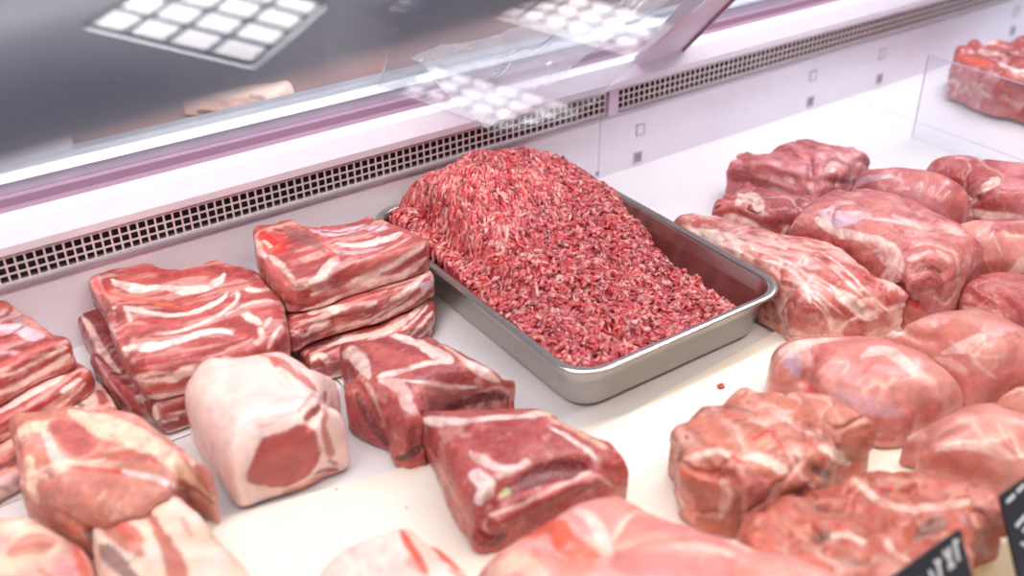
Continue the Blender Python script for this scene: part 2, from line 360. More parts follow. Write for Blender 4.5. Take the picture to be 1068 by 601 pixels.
# back wall in two panels, joint at the seam
bm = bmesh.new(); box(bm, -.7, .9745, WY, WY+.02, 0, .1065); box(bm, .976, 3.6, WY, WY+.02, 0, .1065)
tag(bm_obj('wall_back', bm, M_white, bevel=.0008), 'low white enamel back wall of the case below the grille', None, None, 'structure')
bm = box(bmesh.new(), -.7, 3.6, WY+.0201, WY+.024, 0, .105); tag(bm_obj('trim_2', bm, M_edge), None, None, None, 'structure')
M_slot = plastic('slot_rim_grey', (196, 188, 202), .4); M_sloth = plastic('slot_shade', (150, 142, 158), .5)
# wall slots and screws
for sx, sy in ((668, 135), (665, 164), (848, 79), (845, 106), (920, 56), (917, 82), (1060, 12), (1056, 32)):
    c = aty(sx, sy, WY-.0005); low = sy in (164, 106, 82, 32)
    t = tag(empty('shelf_slot', (c[0], WY, c[2])), None, 'slot', 'bracket slots in the white back wall')
    t['label'] = {668: 'upper square bracket slot in back wall, beside the panel joint', 665: 'lower square bracket slot in back wall, beside the panel joint', 848: 'upper bracket slot in back wall above the piled legs of meat',
                  845: 'lower bracket slot in back wall, close to the deck above the piled meat', 920: 'upper bracket slot in the back wall left of the clear divider', 917: 'lower bracket slot in the back wall left of the clear divider',
                  1060: 'highest bracket slot at the far right end of the back wall', 1056: 'bracket slot low at the far right end of the back wall'}[sx]
    bm = bmesh.new(); w, h_, th = .0085, .0095, .0018
    box(bm, c[0]-w, c[0]+w, WY-.0016, WY+.001, c[2]+h_-th, c[2]+h_); box(bm, c[0]-w, c[0]+w, WY-.0016, WY+.001, c[2]-h_, c[2]-h_+th)
    box(bm, c[0]-w, c[0]-w+th, WY-.0016, WY+.001, c[2]-h_, c[2]+h_); box(bm, c[0]+w-th, c[0]+w, WY-.0016, WY+.001, c[2]-h_, c[2]+h_)
    bm_obj('slot_rim', bm, M_slot, t)
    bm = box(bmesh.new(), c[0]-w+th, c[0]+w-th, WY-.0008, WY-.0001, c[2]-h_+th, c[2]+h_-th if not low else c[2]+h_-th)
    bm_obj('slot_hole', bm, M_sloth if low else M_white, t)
c = aty(623, 181, WY-.001); bm = bmesh.new()
bmesh.ops.create_uvsphere(bm, u_segments=12, v_segments=8, radius=.0038, matrix=Matrix.Translation(c) @ Matrix.Scale(.4, 4, (0, 1, 0)))
tag(bm_obj('screw_head', bm, M_edge, smooth=True), 'small grey screw head at the foot of the back wall joint', 'screw')

# air grille: two perforated strips
def grille(x0, x1, label):
    t = tag(empty('air_grille', (x0, WY, .108)), label, 'grille', 'perforated air grilles along the back wall')
    z0, z1 = .1105, .1465; y = WY-.004; bm = bmesh.new(); pit = .0108; n = int((x1-x0)/pit); rows = 3; rz = (z1-z0-.004)/rows
    for i in range(n+1): box(bm, x0+i*pit, x0+i*pit+.0024, y, y+.0012, z0, z1)
    for j in range(rows+1): box(bm, x0, x0+n*pit+.0024, y-.0003, y+.0013, z0+.001+j*rz-.0006, z0+.001+j*rz+.0014)
    bm_obj('mesh_plate', bm, M_grille, t)
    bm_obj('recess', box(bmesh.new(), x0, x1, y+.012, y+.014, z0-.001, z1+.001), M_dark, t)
    bm_obj('lip', box(bmesh.new(), x0-.001, x1+.001, y-.004, y+.012, z0-.004, z0), M_edge, t)
    bm_obj('top_edge', box(bmesh.new(), x0-.001, x1+.001, y-.002, y+.012, z1, z1+.0022), M_lilac, t)
gx = aty(633, 107, WY)[0]
grille(-.5, gx-.003, 'long white perforated air grille left of the joint post')
grille(gx+.018, 3.4, 'perforated air grille right of the joint post, running to the far end')
bm = box(bmesh.new(), gx-.0015, gx+.0165, WY-.008, WY+.01, .106, .1495)
tag(bm_obj('grille_joint_post', bm, M_lilac, bevel=.001), 'short pale post covering the joint between the two air grilles', 'post')
# ledge over the grille, with the sliding tracks
def yz(px, py, z): return at(px, py, z)[1]
Z = .19
Y1, Y2, Y3, Y4, Y5 = [yz(360, v, Z) for v in (137, 127, 118, 98, 90)]
prof = [(WY-.010, .149), (WY-.012, .160), (WY-.006, .186), (WY+.002, .1905), (Y1+.012, .1915), (Y1+.012, .149)]
tag(bm_obj('trim_3', extrude_x(bmesh.new(), prof, -.7, 3.6), M_white, bevel=.001), 'white rounded ledge above the air grille', None, None, 'structure')
prof = [(Y1+.0125, .150), (Y1+.0125, .190), (Y1+.018, .190), (Y1+.018, .182), (Y2+.018, .182), (Y2+.018, .192), (Y2+.022, .192), (Y2+.022, .184), (Y3+.02, .184), (Y3+.02, .150)]
tag(bm_obj('trim_4', extrude_x(bmesh.new(), prof, -.7, 3.6), M_mauve), None, None, None, 'structure')
prof = [(Y3+.021, .150), (Y3+.021, .198), (Y3+.026, .204), (Y3+.034, .200), (Y3+.036, .192), (Y4, .192), (Y4+.002, .200), (Y4+.012, .204), (Y4+.016, .196), (Y4+.016, .150)]
tag(bm_obj('trim_5', extrude_x(bmesh.new(), prof, -.7, 3.6), M_alu, bevel=.0008), 'pale aluminium sliding door track', None, None, 'structure')
bm = box(bmesh.new(), -1.5, 5, Y4+.017, 7.5, .11, .175)
tag(bm_obj('trim_6', bm, M_brown), 'brown worktop behind the case', None, None, 'structure')
# the case body behind the front deck
bm = box(bmesh.new(), -.7, 3.6, -.32, -.3, -.3, .06); tag(bm_obj('wall_front', bm, M_white), None, None, None, 'structure')

# thin cream boards
def board(label, corners, t_):
    c = [at(*p, t_) for p in corners]; o = np.mean(c, 0); e = None
    bm = prism(bmesh.new(), [(p[0]-o[0], p[1]-o[1]) for p in c], 0, t_-.0005)
    ob = bm_obj('cutting_board', bm, M_board, bevel=.0015); ob.location = (o[0], o[1], .0005); tag(ob, label, 'board', 'thin boards under the meat'); return ob
board('wide cream plastic board at the front under the pork pieces', [(-250, 690), (-60, 640), (120, 575), (229, 540), (345, 508), (462, 475), (540, 458), (585, 640), (560, 900), (-100, 1200)], .005)
board('cream plastic board on the right, in front of the steel tray', [(604, 640), (560, 461), (653, 431), (800, 350), (870, 310), (1075, 410), (1300, 700), (900, 900), (640, 900)], .004)

# ------------------------------------------------------------------ rear things, rail, clear sheets, strut
zt = .1755
def rear_at(px, py): return at(px, py, zt)
p0, p1 = rear_at(-60, 225), rear_at(97, 195)
# pale box standing on the worktop at the left
a, b = rear_at(20, 178)[1], None
xr = at(97, 155, .235)[0]
bm = box(bmesh.new(), -.3, xr, 1.315, 1.62, .176, .236); bmesh.ops.rotate(bm, verts=bm.verts, cent=(xr, 1.315, 0), matrix=Matrix.Rotation(-.02, 3, 'Z'))
tag(bm_obj('storage_box', bm, M_paper, bevel=.006), 'pale lilac box on the brown worktop at the far left', 'box')
# ------------------------------------------------------------------ steel tray
TX0, TX1, TY0, TY1, TZ = .553, .882, .692, 1.1715, .068
M_steel = plastic('brushed_steel', (200, 195, 188), .27, .5, .05, metal=1.0, bump=.03, scale=60)
def rrect(x0, x1, y0, y1, r, n=10):
    o = []
    for cx, cy, a0 in ((x1-r, y1-r, 0), (x0+r, y1-r, 90), (x0+r, y0+r, 180), (x1-r, y0+r, 270)):
        for k in range(n+1): a = math.radians(a0+90*k/n); o.append((cx+r*math.cos(a), cy+r*math.sin(a)))
    # even subdivision along the sides is not needed: straight walls
    return o
def loft(bm, rings, cap=True):
    prev = None
    for inset, z, r in rings:
        ring = [bm.verts.new((x, y, z)) for x, y in rrect(TX0+inset, TX1-inset, TY0+inset, TY1-inset, r)]
        if prev: n = len(ring); [bm.faces.new((prev[i], prev[(i+1) % n], ring[(i+1) % n], ring[i])) for i in range(n)]
        elif cap: bm.faces.new(ring)
        prev = ring
    return prev
tray = tag(empty('steel_tray', ((TX0+TX1)/2, (TY0+TY1)/2, 0.0005)), 'deep stainless steel tray with rounded corners holding a heap of minced meat', 'tray')
bm = bmesh.new()
last = loft(bm, [(.040, .0035, .02), (.032, .0036, .026), (.025, .0055, .031), (.0205, .011, .034), (.0125, .058, .038), (.0105, .0645, .040)])
last2 = []
r2 = [(.0105, .0645, .040), (.0117, .0632, .0385), (.0205, .010, .034), (.0245, .0035, .031), (.031, .0008, .026), (.041, .0006, .02)]
p_ = loft(bm, r2, False); bm.faces.new(p_)
bmesh.ops.recalc_face_normals(bm, faces=bm.faces); bm_obj('basin', bm, M_steel, tray, smooth=True)
bm = bmesh.new(); prev = None; first = None
for a in np.linspace(0, 2*math.pi, 13)[:-1]:
    # flattened rolled rim
    ins = .0055-.0056*math.cos(a); z = TZ-.0022+.0026*math.sin(a)
    ring = [bm.verts.new((x, y, z)) for x, y in rrect(TX0+ins, TX1-ins, TY0+ins, TY1-ins, .045-ins*.6)]
    if prev:
        n = len(ring); [bm.faces.new((prev[i], prev[(i+1) % n], ring[(i+1) % n], ring[i])) for i in range(n)]
    else: first = ring
    prev = ring
n = len(first); [bm.faces.new((prev[i], prev[(i+1) % n], first[(i+1) % n], first[i])) for i in range(n)]
bmesh.ops.recalc_face_normals(bm, faces=bm.faces); bm_obj('rolled_rim', bm, M_steel, tray, smooth=True)
# tray volume, so that nothing is pressed through it
vx = .004; go = np.array([TX0-.03, TY0-.03, -.02]); sh = (int((TX1-TX0+.06)/vx), int((TY1-TY0+.06)/vx), 28)
PX, PY, PZ = np.meshgrid(*[go[i]+np.arange(sh[i])*vx for i in range(3)], indexing='ij'); ins = np.clip((TZ-PZ), 0, TZ)*.30
q = np.maximum(np.maximum(TX0+ins-PX, PX-TX1+ins), np.maximum(TY0+ins-PY, PY-TY1+ins)); TRAY_FIELD = ((np.maximum(q, PZ-TZ-.001)-.004).astype(np.float32), go, vx)
BUILT.append(TRAY_FIELD)

# ------------------------------------------------------------------ minced meat
def wall_dist(x, y, r=.055):
    '''distance inwards from the rounded rim outline'''
    qx = np.abs(x-(TX0+TX1)/2)-((TX1-TX0)/2-r); qy = np.abs(y-(TY0+TY1)/2)-((TY1-TY0)/2-r)
    return -(np.hypot(np.maximum(qx, 0), np.maximum(qy, 0))+np.minimum(np.maximum(qx, qy), 0)-r)
def mk_mince():
    YR = 1.055
    rp = [aty(x, y, YR) for x, y in ((405, 232), (425, 212), (455, 204), (463, 196), (480, 178), (505, 167), (535, 162), (560, 159), (590, 164), (612, 180), (628, 196), (645, 222), (665, 240))]
    rx = np.array([p[0] for p in rp]); rz = np.array([p[2] for p in rp]) - .005; rz[:3] = (.076, .082, .086); rx[3] = .609; rx[2] = .596
    bd = [at(x, y, z) for x, y, z in ((640, 205, .06), (660, 240, .055), (700, 275, .05), (740, 300, .048), (776, 323, .048))]
    by = np.array([p[1] for p in bd])[::-1]; bx = np.array([p[0] for p in bd])[::-1]
    def Hf(x, y):
        zf = .047+.008*np.exp(-((x-.66)/.08)**2-((y-.86)/.09)**2)+.012*np.clip((y-.72)/.3, 0, 1)
        lf = np.clip((.615-x)/.03, 0, 1); ye = YR+.050*lf
        s = np.clip((ye-y)/.29, 0, 1); f = np.where(y < ye, (1-s)**1.2, 1-np.clip((y-ye)/(.10-.05*lf), 0, 1)**2*.7)
        h = zf+(np.interp(x, rx, rz)-zf)*f
        xr = np.interp(y, by, bx); m = np.clip((xr-x)/.012, 0, 1); m = m*m*(3-2*m); h = .006+(h-.006)*m
        P = (x, y, np.zeros_like(x)); cb = np.clip((y-.90)/.07, 0, 1)*np.clip((.79-x+(y-.9)*.3)/.05, 0, 1)*np.clip((x-.60)/.02, 0, 1)
        an = np.arctan2(y-1.16, x-.735); rd = np.hypot(x-.735, y-1.16); h = h+cb*.0026*np.sin(an*np.clip(rd, .08, .3)*620+3*fbm(P, .05, 2, 2.))*np.clip(rd/.08, 0, 1)
        h = h+.013*fbm(P, .035, 3, 5.)*m+.004*fbm(P, .010, 2, 9.)*m
        # keep inside the basin
        w = wall_dist(x, y); lim = np.where(h > .062, .012, .0225-(h-.006)*.19); over = np.clip((w-lim)/.006, 0, 1)
        return np.where(w > .012, .0062+(h-.0062)*np.clip(over+.0, 0, 1), .006), m
    nx, ny = 150, 215; X, Y = np.meshgrid(np.linspace(TX0+.013, TX1-.013, nx), np.linspace(TY0+.013, TY1-.013, ny), indexing='ij')
    H, _ = Hf(X, Y); H = H-.0015
    # pull the sheet's border points onto the inclined walls
    V = np.stack([X, Y, H], -1).reshape(-1, 3); idx = np.arange(nx*ny).reshape(nx, ny)
    lowv = H < .012
    wv = wall_dist(X, Y); bad = (wv < .0235-(np.clip(H, .006, .062)-.006)*.19-.001)
    Q = np.stack([idx[:-1, :-1], idx[1:, :-1], idx[1:, 1:], idx[:-1, 1:]], -1).reshape(-1, 4)
    bq = bad.reshape(-1)[Q].any(1) | (lowv.reshape(-1)[Q].all(1)); Q = Q[~bq]
    cols = np.tile(lin(150, 40, 44), (len(V), 1)); VV = [V]; QQ = [Q]; CC = [cols]; off = len(V)
    # strands
    K, S = 7, 6; n = 9500
    x = rng.uniform(TX0+.014, TX1-.014, n*2); y = rng.uniform(TY0+.014, TY1-.014, n*2); h, m = Hf(x, y); w = wall_dist(x, y)
    ok = (h > .02) & (m > .5) & (w > np.where(h > .062, .015,   .026-(h-.006)*.19)); x, y, h = x[ok][:n], y[ok][:n], h[ok][:n]; n = len(x)
    comb = np.clip((y-.90)/.08, 0, 1)*np.clip((.76-x+(y-.9)*.3)/.06, 0, 1)*np.clip((x-.60)/.02, 0, 1)
    # combed strands fan out from a crease near the top of the mound
    fx, fy = .735, 1.16; ang = np.arctan2(y-fy, x-fx)+.25*vnoise(x*25, y*25, x*0)
    swirl = vnoise(x*14+3, y*14, x*0)*5
    th = np.where(rng.rand(n) < comb*.92, ang+rng.normal(0, .26, n), swirl+rng.normal(0, .9, n)); cm = comb > .5
    Ln = np.where(cm, rng.uniform(.012, .034, n), rng.uniform(.006, .018, n)); rad = rng.uniform(.0017, .0029, n); wig = np.where(cm, .5, 1.0)*rng.normal(0, 1, n)
    t = np.linspace(-.5, .5, K); a = th[:, None]+wig[:, None]*t*1.6
    px = x[:, None]+np.cumsum(np.cos(a), 1)*Ln[:, None]/K - (np.cos(a).sum(1)*Ln/K/2)[:, None]; py = y[:, None]+np.cumsum(np.sin(a), 1)*Ln[:, None]/K-(np.sin(a).sum(1)*Ln/K/2)[:, None]
    px = np.clip(px, TX0+.015, TX1-.015); py = np.clip(py, TY0+.015, TY1-.015)
    ph, _ = Hf(px, py); ph = ph+(rng.uniform(-.0022, .0026, n))[:, None]+.001*vnoise(px*150, py*150, ph*50)
    W_ = wall_dist(px, py); inside = np.all((W_ > .0235-(np.clip(ph, .006, .062)-.006)*.19) | (ph > .068), 1) & np.all(ph > .014, 1)
    px, py, ph, rad = px[inside], py[inside], ph[inside], rad[inside]; n = len(px); cmn = cm[inside]
    Pt = np.stack([px, py, ph], -1); T = np.gradient(Pt, axis=1); T /= np.linalg.norm(T, axis=2, keepdims=True)+1e-9
    up = np.array([0, 0, 1.]); Sx = np.cross(T, up); Sx /= np.linalg.norm(Sx, axis=2, keepdims=True)+1e-9; Sy = np.cross(Sx, T)
    prof = np.array([.35, .85, 1, 1.05, 1, .85, .35]); k = np.arange(S)*2*math.pi/S
    R = rad[:, None]*prof*(1+.25*rng.normal(0, 1, (n, K)).clip(-1, 1)*.6)
    ring = Pt[:, :, None]+R[:, :, None, None]*(np.cos(k)[:, None]*Sx[:, :, None]+np.sin(k)[:, None]*Sy[:, :, None])
    VV.append(ring.reshape(-1, 3)); base = off+(np.arange(n)*K*S)[:, None, None]+(np.arange(K-1)*S)[None, :, None]; j = np.arange(S)[None, None]; j2 = (j+1) % S
    QQ.append(np.stack([base+j, base+j2, base+S+j2, base+S+j], -1).reshape(-1, 4))
    e = off+np.arange(n)*K*S
    QQ.append(np.stack([e+3, e+2, e+1, e], 1)); QQ.append(np.stack([e, e+5, e+4, e+3], 1)); f = e+(K-1)*S
    QQ.append(np.stack([f, f+1, f+2, f+3], 1)); QQ.append(np.stack([f+3, f+4, f+5, f], 1))
    pal = np.array([lin(*c) for c in ((190, 56, 66), (204, 82, 84), (220, 128, 122), (230, 172, 164), (136, 32, 46), (206, 62, 58), (190, 84, 100))]); pr = np.array([.28, .28, .10, .03, .14, .07, .10])
    ci = rng.choice(len(pal), n, p=pr); c = pal[ci]*rng.uniform(.85, 1.12, (n, 1))
    c = np.repeat(c[:, None], K*S, 1).reshape(-1, 3); pv = VV[-1].T; sp = np.clip((fbm(pv, .004, 1, 3.)-.25)*4, 0, 1)[:, None]; c = c*(1-sp*.7)+lin(236, 184, 174)*sp*.7
    CC.append(c)
    V = np.concatenate(VV); Q = np.concatenate(QQ); c = np.concatenate(CC); o0 = np.array([(TX0+TX1)/2, (TY0+TY1)/2, .006])
    me = bpy.data.meshes.new('minced_meat'); me.from_pydata((V-o0).tolist(), [], Q.tolist())
    ca = me.color_attributes.new('Col', 'FLOAT_COLOR', 'POINT'); ca.data.foreach_set('color', np.concatenate([np.clip(c, 0, 1), np.ones((len(c), 1))], 1).ravel())
    o = link_mesh('minced_meat', me, meat_mat('mince', .32, .3, 300, .08, .35)); o.location = o0
    used = None
    tag(o, 'heap of coarse red minced meat mounded in the steel tray', 'mince', None, 'stuff')
mk_mince()
# crumbs of mince fallen on the board
def crumb(px, py, s, label):
    c = at(px, py, .004); bm = bmesh.new(); bmesh.ops.create_icosphere(bm, subdivisions=3, radius=s)
    for v in bm.verts:
        P = tuple(np.array([q]) for q in (v.co*1.0)); v.co *= 1+.7*float(fbm(tuple(p+px for p in P), s*.8, 2, px)[0]); v.co.z = max(v.co.z*.6, -s*.3)
    lo_ = min(v.co.z for v in bm.verts); o = bm_obj('mince_crumb', bm, plastic('crumb', (190, 70, 62), .35, .5, .25, scale=300), smooth=True); o.location = (c[0], c[1], .0045-lo_); tag(o, label, 'crumb')
crumb(752, 404, .0038, 'small red crumb of mince on the board in front of the tray')
crumb(424, 530, .0012, 'tiny red speck on the cream board at the centre front')
crumb(351, 511, .0012, 'tiny red speck on the cream board below the loin')
# ------------------------------------------------------------------ the meat
M_meat = meat_mat('raw_pork', .36, .6, 170, .2, .28)
M_fatty = meat_mat('layered_belly', .36, .45, 170, .12, .25)
M_skin = meat_mat('pale_fat', .40, .28, 90, .0, .35)
M_wet = meat_mat('glossy_leg', .28, .3, 110, .14, .4)
BT = .005      # top of the boards
# ---- front left
piece('pork_chop', 'blurred pale pork chop with reddish gap at its left, lowest in the left corner group', 'meat',
  '96,560 100,532 115,514 140,507 165,507 187,515 206,535 226,560 246,582 266,606 280,660 190,720 130,690 108,620', .055, BT, r=.035, base='warmfat', base2='fat2', mix=.0, mat=M_skin, seed=1, vox=.0026, noise=(.004, .045),
  carve=[(.006, 6, '150,535 170,560 185,590'), (.008, 7, '105,540 120,570 150,595')],
  paint=[('salmon', 5, '148,528,3 160,545,4 172,565,7 182,590,11 190,612,12', .85), ('red', 4, '110,525,4 120,540,7 135,555,7 150,566,4', .7), ('orange', 6, '102,530,5 112,545,8 128,562,9 150,580,6', .7), ('brown', 7, '105,570,8 125,590,9 140,606,8', .8), ('salmon', 3, '190,540 200,560', .5)])
piece('pork_chop', 'pale chop end cropped by the bottom left corner of the photo', 'meat',
  '-50,560 -20,541 10,537 30,531 45,536 58,546 75,560 90,573 98,590 104,620 100,680 20,720 -60,700', .05, BT, r=.032, base='warmfat', base2='rose', mix=.0, mat=M_skin, seed=2, vox=.0028, noise=(.004, .045),
  paint=[('pale', 9, '20,570,8 35,562,12 50,566,9', .9), ('salmon', 8, '14,577 30,574 48,572', .6), ('orange', 5, '78,570,5 86,585,7 92,606,7', .75), ('orange', 3, '40,595 55,605', .6), ('white', 6, '10,550 35,540', .6)])
piece('pork_chop', 'large bone-in pork chop with white fat cap and rib line, at the far left foreground', 'meat',
  '11,450 17,440 30,435 48,432 70,427 92,427 118,430 140,432 155,442 170,455 190,474 212,497 226,514 224,530 206,519 190,520 190,560 140,590 100,580 75,566 58,552 38,541 27,531 24,512 22,490 14,470', .072, BT, lo=.1, hi=.82, r=.026, base='pale', base2='tan2', mix=.05, mat=M_meat, seams=(.07, .003, .5), seed=3, vox=.0024, noise=(.003, .04),
  carve=[(.004, 4, '50,494 90,490 130,493 165,503 188,512'), (.006, 5, '60,536 85,552 105,560')],
  paint=[('warmfat', 14, '70,428,5 90,436,11 115,446,15 145,458,14 175,478,11 205,504,7 222,520,4'), ('warmfat', 10, '20,452,6 30,446,9 45,444,8'), ('fat', 7, '46,450,4 52,465,5 60,480,7 80,486,5'),
         ('lean2', 10, '58,443,8 72,452,14 85,464,15 96,462,8', .85), ('salmon', 7, '95,478,5 120,476,9 150,478,7 165,484,3', .85), ('warmfat', 3, '60,487,7 80,484,5 110,480,2'), ('bone', 3, '65,486 90,485 120,490', .7),
         ('red', 2.6, '70,488,1.5 90,489,2.5 115,492,3 130,494,2', .75), ('white', 3.5, '128,492 150,496 170,502 190,510', .9), ('warmfat', 6, '30,480,5 33,500,8 36,520,6'), ('lean', 2, '16,447 20,462 24,480', .55),
         ('dark', 2, '48,492 54,498', .6), ('lean2', 12, '48,515,8 80,512,16 110,505,12', .35), ('orange', 4, '30,530,3 55,545,4 80,553,5 95,548,4', .6), ('brown', 6, '92,556,5 102,568,8', .8), ('grey', 5, '43,515 50,525', .35),
         ('lean', 3, '195,505 212,515 222,524', .5), ('warmfat', 3, '105,520 110,512', .6)])
# ---- front centre and right
piece('pork_joint', 'long pale pink pork joint with an orange-red hollow, bottom centre of the counter', 'meat',
  '500,640 506,600 520,580 535,563 558,546 590,530 618,517 640,511 655,515 690,534 722,548 760,563 792,579 820,588 850,606 880,650 800,720 600,740', .085, BT, lo=.1, hi=.85, r=.045, base='rose', base2='pale', mix=.05, mat=M_skin, seed=4, vox=.0027, noise=(.004, .05),
  carve=[(.010, 9, '560,548 575,570 600,585 630,580'), (.004, 4, '640,565 655,540 670,530'), (.004, 4, '650,572 690,562 730,560 770,568')],
  paint=[('white', 9, '600,532,6 620,545,8 632,565,7 640,578,5', .7), ('orange', 12, '548,560,7 562,550,10 580,548,11 590,565,14 605,575,12 625,580,7'), ('red', 4, '550,562 562,556 570,545', .45), ('red', 3, '575,580 600,590 620,590', .4), ('orange', 4, '556,590 558,575', .6),
         ('bone', 4, '612,560 632,575 645,568', .6), ('fat2', 3.5, '640,565,4 650,545,3 665,533,3', .8), ('pink', 12, '660,545,7 700,552,12 740,560,12 770,572,9', .6), ('pink', 15, '650,585 700,590 750,595', .6), ('grey', 4, '655,600 670,592', .5), ('skin', 9, '690,538 740,552 780,572', .6),
         ('warmfat', 12, '515,600 540,585 560,600', .7), ('lean2', 3, '750,580 765,586', .6), ('salmon', 8, '640,520 660,522', .3), ('fat', 5, '700,570 735,572 765,580', .5)])
piece('pork_belly', 'cropped pale joint with two red stripes, bottom edge of the photo left of centre', 'meat',
  '310,650 328,606 346,580 370,562 394,550 415,544 432,547 446,561 466,576 482,594 492,612 505,660 400,740 330,720', .055, BT, lo=.1, hi=.85, r=.035, base='skin', base2='fat', mix=.0, mat=M_skin, seed=5, vox=.0026, noise=(.003, .045),
  paint=[('orange', 3, '414,545,2 422,560,4.5 432,578,5 446,600,4'), ('orange', 3, '432,549,2 445,563,4 460,578,5 474,592,4'), ('warmfat', 4, '424,550 438,568 455,588', .8), ('rose', 5, '365,575 372,585', .4), ('pale', 5, '426,585 436,592', .6), ('grey', 6, '380,580 395,595', .2), ('salmon', 4, '470,596 490,606', .7)])
piece('boned_shoulder', 'brownish red boned shoulder cut in the bottom right corner behind the price boards', 'meat',
  '772,566 790,545 806,530 822,524 838,525 842,515 856,507 880,500 900,494 925,492 958,496 990,497 1012,503 1032,515 1044,530 1049,548 1048,563 1036,573 1018,583 1004,594 996,640 900,700 820,690 780,620', .07, BT, lo=.05, hi=.85, r=.028, base='tan', base2='salmon', mix=.05, mat=M_meat, seams=(.045, .006, .55), seed=6, vox=.0025, noise=(.006, .035), fine=(.0014, .008),
  carve=[(.010, 7, '838,527 865,535 890,536 915,548'), (.012, 8, '852,562 868,560'), (.010, 7, '880,578 905,592'), (.010, 9, '955,560 968,552 985,545'), (.012, 8, '1020,535 1030,540 1036,552 1034,565'), (.005, 4, '905,520 930,514 960,516'), (.005, 4, '870,512 900,520 930,535')],
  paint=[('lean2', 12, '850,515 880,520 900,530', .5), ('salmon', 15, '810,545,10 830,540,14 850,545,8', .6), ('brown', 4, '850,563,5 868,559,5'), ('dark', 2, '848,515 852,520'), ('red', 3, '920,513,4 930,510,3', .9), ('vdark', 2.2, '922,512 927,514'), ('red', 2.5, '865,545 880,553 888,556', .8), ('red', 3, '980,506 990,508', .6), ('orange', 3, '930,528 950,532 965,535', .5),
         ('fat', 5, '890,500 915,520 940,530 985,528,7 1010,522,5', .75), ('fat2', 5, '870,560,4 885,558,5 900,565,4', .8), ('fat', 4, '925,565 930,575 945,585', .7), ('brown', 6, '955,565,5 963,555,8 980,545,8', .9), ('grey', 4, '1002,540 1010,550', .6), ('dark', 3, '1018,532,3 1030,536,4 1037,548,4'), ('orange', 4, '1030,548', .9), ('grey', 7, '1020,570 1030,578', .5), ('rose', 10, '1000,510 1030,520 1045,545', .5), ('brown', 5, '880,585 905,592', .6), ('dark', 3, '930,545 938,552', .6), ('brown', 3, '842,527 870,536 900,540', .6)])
piece('boned_shoulder', 'folded brownish pink boned shoulder on the cream board in front of the tray', 'meat',
  '697,470 701,457 713,450 718,437 728,431 746,430 758,417 771,406 786,406 791,413 806,410 830,418 850,425 872,436 890,452 904,466 907,480 898,492 880,498 866,515 850,540 815,556 795,552 770,562 746,553 722,545 708,531 703,508 702,486', .078, .004, lo=.06, hi=.7, r=.03, base='tan', base2='tan2', mix=.06, mat=M_meat, seams=(.045, .005, .55), seed=7, vox=.0021, noise=(.005, .035), fine=(.0014, .008), tilt=(0, -.12),
  carve=[(.007, 3, '743,426 765,426 786,432'), (.005, 4, '773,470 795,460 806,452'), (.008, 5, '768,560 770,540 772,520'), (.010, 6, '815,548 822,530 835,515'), (.006, 5, '845,492 862,496'), (.005, 4, '800,445 830,452 860,470'), (.006, 4, '735,480 745,495 762,498'), (.004, 4, '700,470 720,462 740,465')],
  paint=[('fat', 5, '715,478,4 730,474,5 750,470,4 765,478,4', .85), ('fat', 6, '775,480,5 795,478,6 812,488,5 822,492,4', .85), ('red', 3, '765,478,4 770,480,3', .8), ('red', 3, '785,460 798,452 803,450', .8), ('red', 2, '803,450 812,462 820,475', .6), ('orange', 3, '825,424 838,428', .8), ('orange', 3, '708,495,4 725,495,5 735,490,3', .6),
         ('fat', 8, '752,500,3 758,515,6 752,540,4', .6), ('pink', 13, '780,500,8 795,510,14 785,535,13', .6), ('pink', 9, '830,495,8 838,505,10 828,518,8', .55), ('brown', 5, '820,478,3 838,480,4 850,485,3', .55), ('brown', 4, '848,490,4 862,495,5'), ('fat2', 7, '855,465,4 870,472,7 880,480,6', .9), ('white', 3, '868,478 884,483', .8), ('orange', 2.5, '868,494 885,490 896,482', .7), ('fat', 3, '820,470 835,495 850,510', .6),
         ('brown', 2, '742,426 765,425 787,431', .9), ('dark', 1.8, '769,562 771,545 772,515', .55), ('brown', 3, '848,454 862,458', .5), ('fat', 3, '800,425 830,445 850,455', .35), ('lean', 9, '720,450,8 740,445,10 770,440,9', .25), ('pale', 8, '715,515 720,540', .7)])
